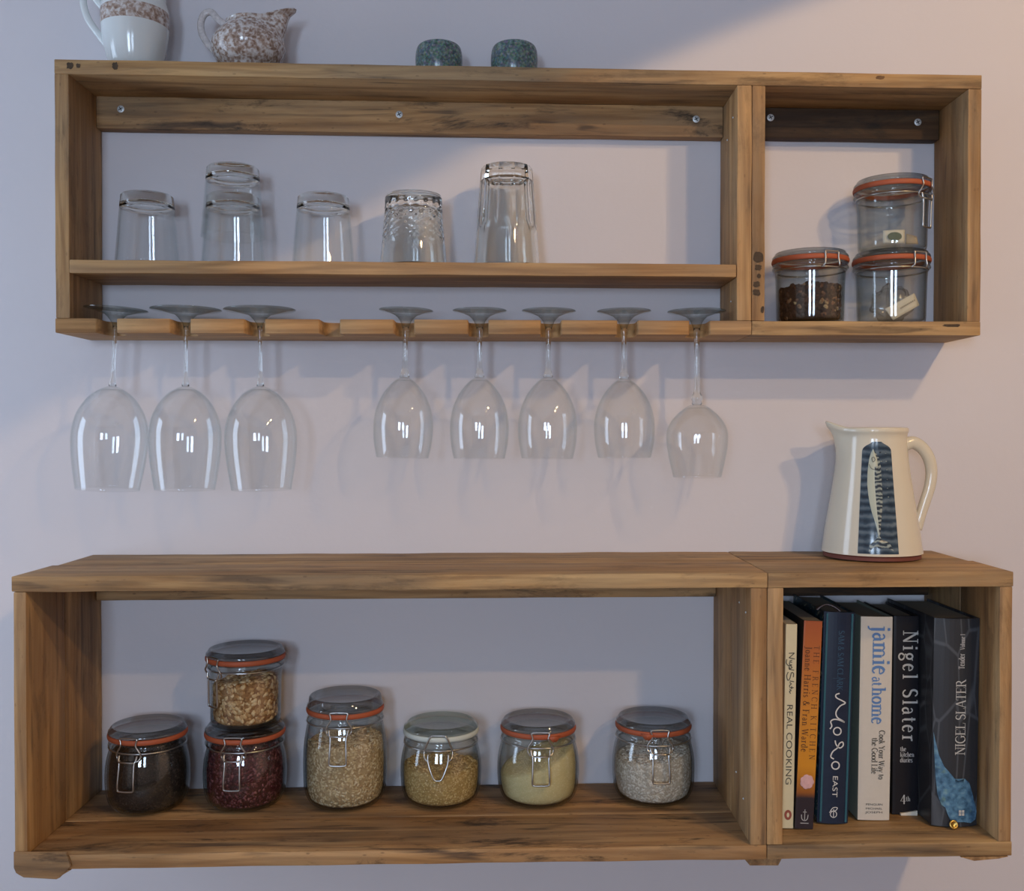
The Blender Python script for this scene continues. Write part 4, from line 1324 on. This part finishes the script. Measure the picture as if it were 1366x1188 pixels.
# 1 cream paperback
CREAMC = plain('cream_cover', (.66, .60, .40), .5, 0, .4, .05, 120)
t, w, h, s = book('thin cream paperback cookbook with handwritten black spine, against the divider', (1057, 833), (1052.5, 1107), 15.5, False, [CREAMC, CREAMC], .17, PAPER)
INKG = plain('charcoal_ink', (.07, .065, .05), .7)
Z1 = lambda py: zpos(h, 833, 1107, py)
X1 = lambda u: -w / 2 + u * w
sans('hand_lettered_title', 'REAL COOKING', t, INKG, -w * .26, Z1(940), w * .72, YF, Z1(940) - Z1(1048))
S1 = [[(.30, 872), (.78, 871.5)], [(.78, 871.5), (.55, 875), (.32, 878)], [(.32, 878), (.82, 879.5)], [(.60, 881), (.36, 882.5)],
      [(.60, 884), (.40, 884), (.38, 887), (.58, 887.5), (.30, 888.5), (.10, 885), (.14, 880)], [(.48, 889), (.60, 891), (.40, 892.5), (.36, 889.5), (.36, 893.5)], [(.36, 893.5), (.78, 894.5)],
      [(.72, 904), (.74, 899), (.56, 898), (.42, 906), (.25, 908), (.16, 902), (.28, 897)], [(.42, 909), (.80, 910)], [(.42, 911), (.56, 913), (.42, 915), (.44, 917)], [(.42, 918), (.78, 918)], [(.60, 916), (.60, 920)], [(.42, 920), (.56, 922), (.42, 923), (.52, 926)]]
strokes('signature', t, INKG, .0011, [[(a, b) for a, b in l] for l in S1], YF, X1, Z1)
PR_ = plain('red_oval', (.30, .075, .05), .6)
bm = bmesh.new()
for rad, ry, yo, mi in ((.0046, .0064, 0, 0), (.0016, .0044, -.00015, 1)):
    bm.faces.new([bm.verts.new((rad * math.cos(2 * PI * i / 20), YF + yo, Z1(1089) + ry * math.sin(2 * PI * i / 20) * (1 if mi == 0 else .7))) for i in range(20)]).material_index = mi
obj('oval_emblem', bm, [PR_, CREAMC], t)
# 2 orange paperback
m, nt, out = new_mat('orange_cover')
tc = N(nt, 'TexCoord'); sx = N(nt, 'SeparateXYZ', ins={0: tc.outputs['Object']})
zf = math_n(nt, 'DIVIDE', sx.outputs[2], .262)
nz = N(nt, 'TexNoise', ins={'Vector': tc.outputs['Object'], 'Scale': 40, 'Detail': 3})
zf2 = math_n(nt, 'ADD', zf, math_n(nt, 'MULTIPLY', math_n(nt, 'SUBTRACT', nz.outputs[0], .5), .02))
principled(nt, out, ramp(nt, zf2, [(.145, (.03, .022, .03)), (.175, (.30, .10, .02)), (.30, (.62, .26, .02)), (.55, (.60, .24, .03)), (.80, (.46, .14, .03)), (1.0, (.36, .09, .03))]), .35)
ORANGE = m
BLKC = plain('black_cover', (.022, .02, .022), .45, 0, .4)
t, w, h, s = book('orange paperback cookbook with dark foot and pink flower on its spine', (1086, 829), (1074.5, 1108), 25, False, [BLKC, ORANGE], .165, PAGE)
Z2 = lambda py: zpos(h, 829, 1108, py)
BRN = plain('brown_ink', (.10, .035, .012), .7)
fit_letter('spine_title', 'THE FRENCH KITCHEN', t, BRN, .0022, Z2(862), Z2(1018), .0072, YF, weight=.8)
fit_letter('spine_authors', 'Joanne Harris & Fran Warde', t, BRN, -.0082, Z2(863), Z2(1006), .0080, YF, weight=1.0)
bm = bmesh.new()
for i in range(7):
    a = 2 * PI * i / 7
    bmesh.ops.create_icosphere(bm, subdivisions=2, radius=1, matrix=Matrix.Translation((.001 + .0045 * math.cos(a), YF + .0002, Z2(1045) + .0050 * math.sin(a))) @ Matrix.Diagonal((.0046, .0003, .0046, 1)))
bmesh.ops.create_icosphere(bm, subdivisions=2, radius=1, matrix=Matrix.Translation((.001, YF + .0001, Z2(1045))) @ Matrix.Diagonal((.005, .0004, .005, 1)))
fl = obj('flower_print', bm, plain('pink_petals', (.66, .40, .40), .5, 0, .4, .2, 150), t, True); fl['kind'] = 'stuff'
GREY = plain('silver_ink', (.45, .45, .45), .5)
strokes('anchor_emblem', t, GREY, .0009, [[(.50, 1082), (.50, 1096)], [(.32, 1089), (.36, 1095), (.50, 1097), (.64, 1095), (.68, 1089)], [(.40, 1085.5), (.60, 1085.5)], [(.28, 1100.5), (.72, 1100.5)]], YF, lambda u: -w / 2 + u * w, Z2)
# 3 patterned dark blue hardback
m, nt, out = new_mat('patterned_teal_cover')
tc = N(nt, 'TexCoord')
nz = N(nt, 'TexNoise', ins={'Vector': tc.outputs['Object'], 'Scale': 170, 'Detail': 3, 'Distortion': 1})
n2 = N(nt, 'TexNoise', ins={'Vector': tc.outputs['Object'], 'Scale': 55, 'Detail': 2})
c = mixc(nt, ramp(nt, n2.outputs[0], [(.45, (0, 0, 0)), (.55, (1, 1, 1))]), (.02, .07, .10), (.012, .02, .03))
principled(nt, out, mixc(nt, ramp(nt, nz.outputs[0], [(.60, (0, 0, 0)), (.66, (1, 1, 1))]), c, (.34, .36, .26)), .3)
TEALP = m
NAVY = plain('navy_cloth', (.012, .022, .048), .4, 0, .4, .2, 90)
t, w, h, s = book('dark navy hardback cookbook with teal patterned boards and white script title', (1121, 817), (1112.5, 1100), 42, True, [TEALP, NAVY], .15, PAGE, round_spine=.004)
Z3 = lambda py: zpos(h, 817, 1100, py)
YF3 = -.0045
WHT = plain('white_ink', (.66, .66, .64), .6)
X3 = lambda u: -w / 2 + u * w
for sg, lab in ((-1, 'l'), (1, 'r')):
    bm = bmesh.new(); box(bm, sg * w * .40 - .0012, sg * w * .40 + .0012, -.0024, -.0005, .002, h - .002)
    obj('teal_stripe', bm, plain('teal_stripe_' + lab, (.03, .12, .16), .35), t)
S3 = [[(.42, 925.5), (.34, 928), (.38, 933), (.60, 934.5), (.68, 937), (.52, 942), (.40, 952), (.46, 958), (.64, 961), (.70, 963), (.52, 960), (.35, 958.5), (.28, 963), (.36, 970), (.30, 974)]]
S3 = [[(.55, 925), (.44, 927), (.46, 931), (.68, 935.5), (.74, 938), (.58, 942), (.46, 950), (.50, 957), (.66, 961), (.74, 963.5), (.56, 960.5), (.40, 960), (.30, 963), (.34, 969), (.28, 973)],
      arc(.50, 975 + 0, .105, 4.6, 0, 360, 14)]
S3[1] = [(a, b) for a, b in arc(.52, 974.5 + 1.2, .12, 5.0, 0, 360, 14)]
S3 += [[(.46, 988), (.50, 994), (.62, 998), (.72, 994.5), (.70, 990), (.60, 992), (.54, 998), (.40, 1003), (.34, 1010), (.44, 1013)]]
S3 += [[(a, b) for a, b in arc(.50, 1021.5, .12, 5.0, 0, 360, 14)]]
strokes('script_title', t, WHT, .0016, S3, YF3, X3, Z3)
sans('spine_title', 'EAST', t, WHT, X3(.43), Z3(1035), .0092, YF3, Z3(1035) - Z3(1064))
strokes('publisher_emblem', t, WHT, .0010, [arc(.49, 1087, .10, 4.2, 0, 360, 14), [(.49, 1080), (.49, 1092)], [(.36, 1085), (.46, 1078.5), (.60, 1078), (.55, 1082), (.40, 1083)]], YF3, X3, Z3)
BLUEI = plain('dim_blue_ink', (.03, .085, .15), .6)
fit_letter('spine_authors', 'SAM & SAM CLARK', t, BLUEI, X3(.46), Z3(841), Z3(921), .0072, YF3)
strokes('rule_line', t, BLUEI, .0004, [[(.32, 905), (.72, 905)]], YF3, X3, Z3)
# torn pinkish jacket edge curling above the book
bm = bmesh.new()
g = []
for i in range(13):
    u = i / 12
    g.append([bm.verts.new((-.026 + .046 * u, .006 + .012 * v_ + .004 * math.sin(u * 6), h - .003 + (.0135 * math.sin(PI * min(1, u * 1.25 + .12)) ** .7 - .004) * (1 - v_ * .3) * (1 if u < .85 else .4) + .0012)) for v_ in (0, .5, 1)])
for i in range(12):
    for j in range(2): bm.faces.new((g[i][j], g[i + 1][j], g[i + 1][j + 1], g[i][j + 1]))
cp = obj('curled_jacket_edge', bm, plain('faded_pink_paper', (.34, .26, .25), .7), t, True)
cp.modifiers.new('thickness', 'SOLIDIFY').thickness = .0005
cp['label'] = 'curled pinkish jacket edge'
# 4 white book
OFFW = plain('off_white_cover', (.62, .58, .51), .5, 0, .4, .04, 100)
GRNW = plain('pale_green_board', (.24, .28, .24), .5)
t, w, h, s = book('thick off white cookbook with blue lower case title, fourth from the divider', (1171, 823), (1167.5, 1096), 43, True, [GRNW, OFFW], .14, PAGE, round_spine=.001)
Z4 = lambda py: zpos(h, 823, 1096, py)
X4 = lambda u: -w / 2 + u * w
YF4 = -.0014
BLU = plain('mid_blue_ink', (.10, .22, .48), .6)
fit_letter('spine_title', 'jamie', t, BLU, X4(.38), Z4(836), Z4(902), .0225, YF4, weight=1.15)
fit_letter('spine_title', 'at', t, BLU, X4(.38), Z4(903), Z4(915.5), .0135, YF4, weight=1.1)
fit_letter('spine_title', 'home', t, BLU, X4(.38), Z4(917.5), Z4(967.5), .0175, YF4, weight=1.15)
fit_letter('spine_subtitle', 'Cook Your Way to', t, INKG, X4(.62), Z4(975), Z4(1041), .0075, YF4, weight=1.1)
fit_letter('spine_subtitle', 'the Good Life', t, INKG, X4(.40), Z4(985), Z4(1034), .0075, YF4, weight=1.1)
def sans_h(name, text, parent, mat, x0, z0, size, yf, length):
    o = sans(name, text, parent, mat, 0, 0, size, yf, length)
    for v in o.data.vertices: v.co = Vector((x0 - v.co.z, yf, z0 + v.co.x))
    return o
for k, (tx, py) in enumerate((('PENGUIN', 1076), ('MICHAEL', 1081.5), ('JOSEPH', 1086.5))):
    sans_h('publisher_name', tx, t, INKG, X4(.24), Z4(py), .0036, YF4, w * .52)
# 5 black book
BLK = plain('black_jacket', (.012, .012, .016), .35, 0, .4)
t, w, h, s = book('black cookbook with large pale serif title between the white and the blue patterned book', (1210.5, 822), (1209.5, 1088), 34, True, [BLK, BLK], .128, PAGE, round_spine=.001)
Z5 = lambda py: zpos(h, 822, 1088, py)
X5 = lambda u: -w / 2 + u * w
SILV = plain('pale_grey_ink', (.52, .52, .50), .5)
fit_letter('spine_title', 'Nigel', t, SILV, X5(.36), Z5(841), Z5(909), .0195, YF4, weight=1.0)
fit_letter('spine_title', 'Slater', t, SILV, X5(.36), Z5(919), Z5(993), .0195, YF4, weight=1.0)
for k, (tx, L) in enumerate((('the', .22), ('kitchen', .46), ('diaries', .42))):
    o, ln = lettering('spine_subtitle', tx, t, GREY, .0060, (X5(.28), YF4, Z5(1003 + k * 7.4)), (1, 0, 0), (0, 0, 1), (0, -1, 0), .82, .0, 1.2)
lettering('publisher_mark', '4', t, SILV, .012, (X5(.30), YF4, Z5(1074)), (1, 0, 0), (0, 0, 1), (0, -1, 0), 1, 0, 1)
lettering('publisher_mark', 'th', t, SILV, .0062, (X5(.30) + .0072, YF4, Z5(1070)), (1, 0, 0), (0, 0, 1), (0, -1, 0), .9, 0, 1)
bm = bmesh.new()
box(bm, X5(.30), X5(.95), -.004, .03, -.0004, .0018)
for v_ in bm.verts:
    if v_.co.y < 0 and v_.co.z > .001: v_.co.z += .004 if X5(.45) < v_.co.x else .0005
pg_ = obj('torn_page', bm, PAPER, t)
pg_['label'] = 'loose white page at the foot'
# 6 charcoal hardback
m, nt, out = new_mat('charcoal_jacket')
tc = N(nt, 'TexCoord')
vo = N(nt, 'TexVoronoi', feature='DISTANCE_TO_EDGE', ins={'Vector': N(nt, 'Mapping', ins={'Vector': tc.outputs['Object'], 'Rotation': (0, .5, 0), 'Scale': (34, 34, 12)}).outputs[0], 'Scale': 1})
principled(nt, out, mixc(nt, ramp(nt, vo.outputs['Distance'], [(.012, (1, 1, 1)), (.04, (0, 0, 0))]), (.032, .035, .042), (.075, .085, .10)), .42, 0, .4)
CHAR = m
t, w, h, s = book('thick charcoal cookbook with a blue plant on its spine, against the right side panel', (1278.5, 825), (1275.5, 1103), 62, True, [CHAR, CHAR], .15, PAGE, round_spine=.006, yaw=.02)
Z6 = lambda py: zpos(h, 823, 1101, py)
X6 = lambda u: -w / 2 + u * w
def y6(u): return -.0062 * (1 - (2 * u - 1) ** 2) - .0006
fit_letter('spine_author', 'NIGEL SLATER', t, SILV, X6(.66), Z6(904), Z6(1005), .0125, y6(.5), down=False, weight=.85)
fit_letter('spine_title', 'Tender', t, GREY, X6(.62), Z6(869), Z6(890), .0075, y6(.5), down=False)
fit_letter('spine_title', 'Volume I', t, GREY, X6(.62), Z6(843), Z6(864), .0058, y6(.5), down=False)
m, nt, out = new_mat('blue_plant_print')
tc = N(nt, 'TexCoord')
nz = N(nt, 'TexNoise', ins={'Vector': tc.outputs['Object'], 'Scale': 130, 'Detail': 4})
n2 = N(nt, 'TexNoise', ins={'Vector': tc.outputs['Object'], 'Scale': 45, 'Detail': 3})
c = ramp(nt, nz.outputs[0], [(.35, (.03, .09, .17)), (.55, (.09, .22, .36)), (.75, (.20, .36, .46))])
principled(nt, out, mixc(nt, ramp(nt, n2.outputs[0], [(.60, (0, 0, 0)), (.68, (.6, .6, .6))]), c, (.20, .34, .26)), .4)
PLANT = m
L = [(-.03, 975), (.03, 1005), (.06, 1035), (.10, 1058), (.18, 1072), (.26, 1075), (.30, 1083), (.36, 1091), (.52, 1094), (.66, 1094), (.82, 1096), (.94, 1092), (.97, 1082), (.93, 1072), (.86, 1066), (.83, 1052), (.77, 1042), (.66, 1036), (.52, 1039), (.44, 1036), (.36, 1030), (.22, 1020), (.12, 1006), (.04, 985)]
bm = bmesh.new()
vs = [bm.verts.new((X6(max(.01, a)), 0, Z6(b))) for a, b in L]
f = bm.faces.new(vs)
bmesh.ops.triangulate(bm, faces=[f])
for k in range(3):
    bmesh.ops.subdivide_edges(bm, edges=bm.edges[:], cuts=1)
    bmesh.ops.triangulate(bm, faces=bm.faces[:])
for v_ in bm.verts:
    u = (v_.co.x + w / 2) / w
    v_.co.y = y6(u) - .0010
bmesh.ops.recalc_face_normals(bm, faces=bm.faces)
obj('plant_print', bm, PLANT, t, True)['label'] = 'blue plant print'
sq = bmesh.new()
for i in range(2):
    for j in range(2): box(sq, X6(.535) + i * .0038, X6(.535) + i * .0038 + .0030, y6(.55) - .0018, y6(.55) - .0013, Z6(1081) - j * .0038, Z6(1081) - j * .0038 + .0030)
obj('publisher_emblem', sq, SILV, t)['kind'] = 'stuff'
# brass disc leaning at the foot of the last book
pb = at(1275, 1103.5, -.186)
fl = zL(pb.x, LZ0 + LT)
bm = bmesh.new()
lathe(bm, [(0, .0006), (.0028, .0008), (.0034, .0016), (.0048, .0018), (.0056, .0010), (.0056, 0), (0, 0)], 32)
Mr = Matrix.Rotation(R(68), 3, 'X')
for v_ in bm.verts: v_.co = Mr @ v_.co
lo = min(v_.co.z for v_ in bm.verts)
o = obj('brass_button', bm, plain('brass', (.62, .42, .12), .3, 1.0), None, True, (pb.x, -.186, fl + .0012 - lo))
tag(o, 'small round brass button at the foot of the charcoal cookbook', 'button')

# ------------------------------------------------------------------ render settings
sc.view_settings.view_transform = 'Standard'
sc.view_settings.look = 'None'
sc.view_settings.gamma = 1
sc.view_settings.use_curve_mapping = False
sc.view_settings.exposure = 0.27
cy = sc.cycles
cy.max_bounces = 14
cy.transparent_max_bounces = 48
cy.transmission_bounces = 12
cy.glossy_bounces = 4
cy.diffuse_bounces = 4
cy.sample_clamp_indirect = 4.0
cy.blur_glossy = .5
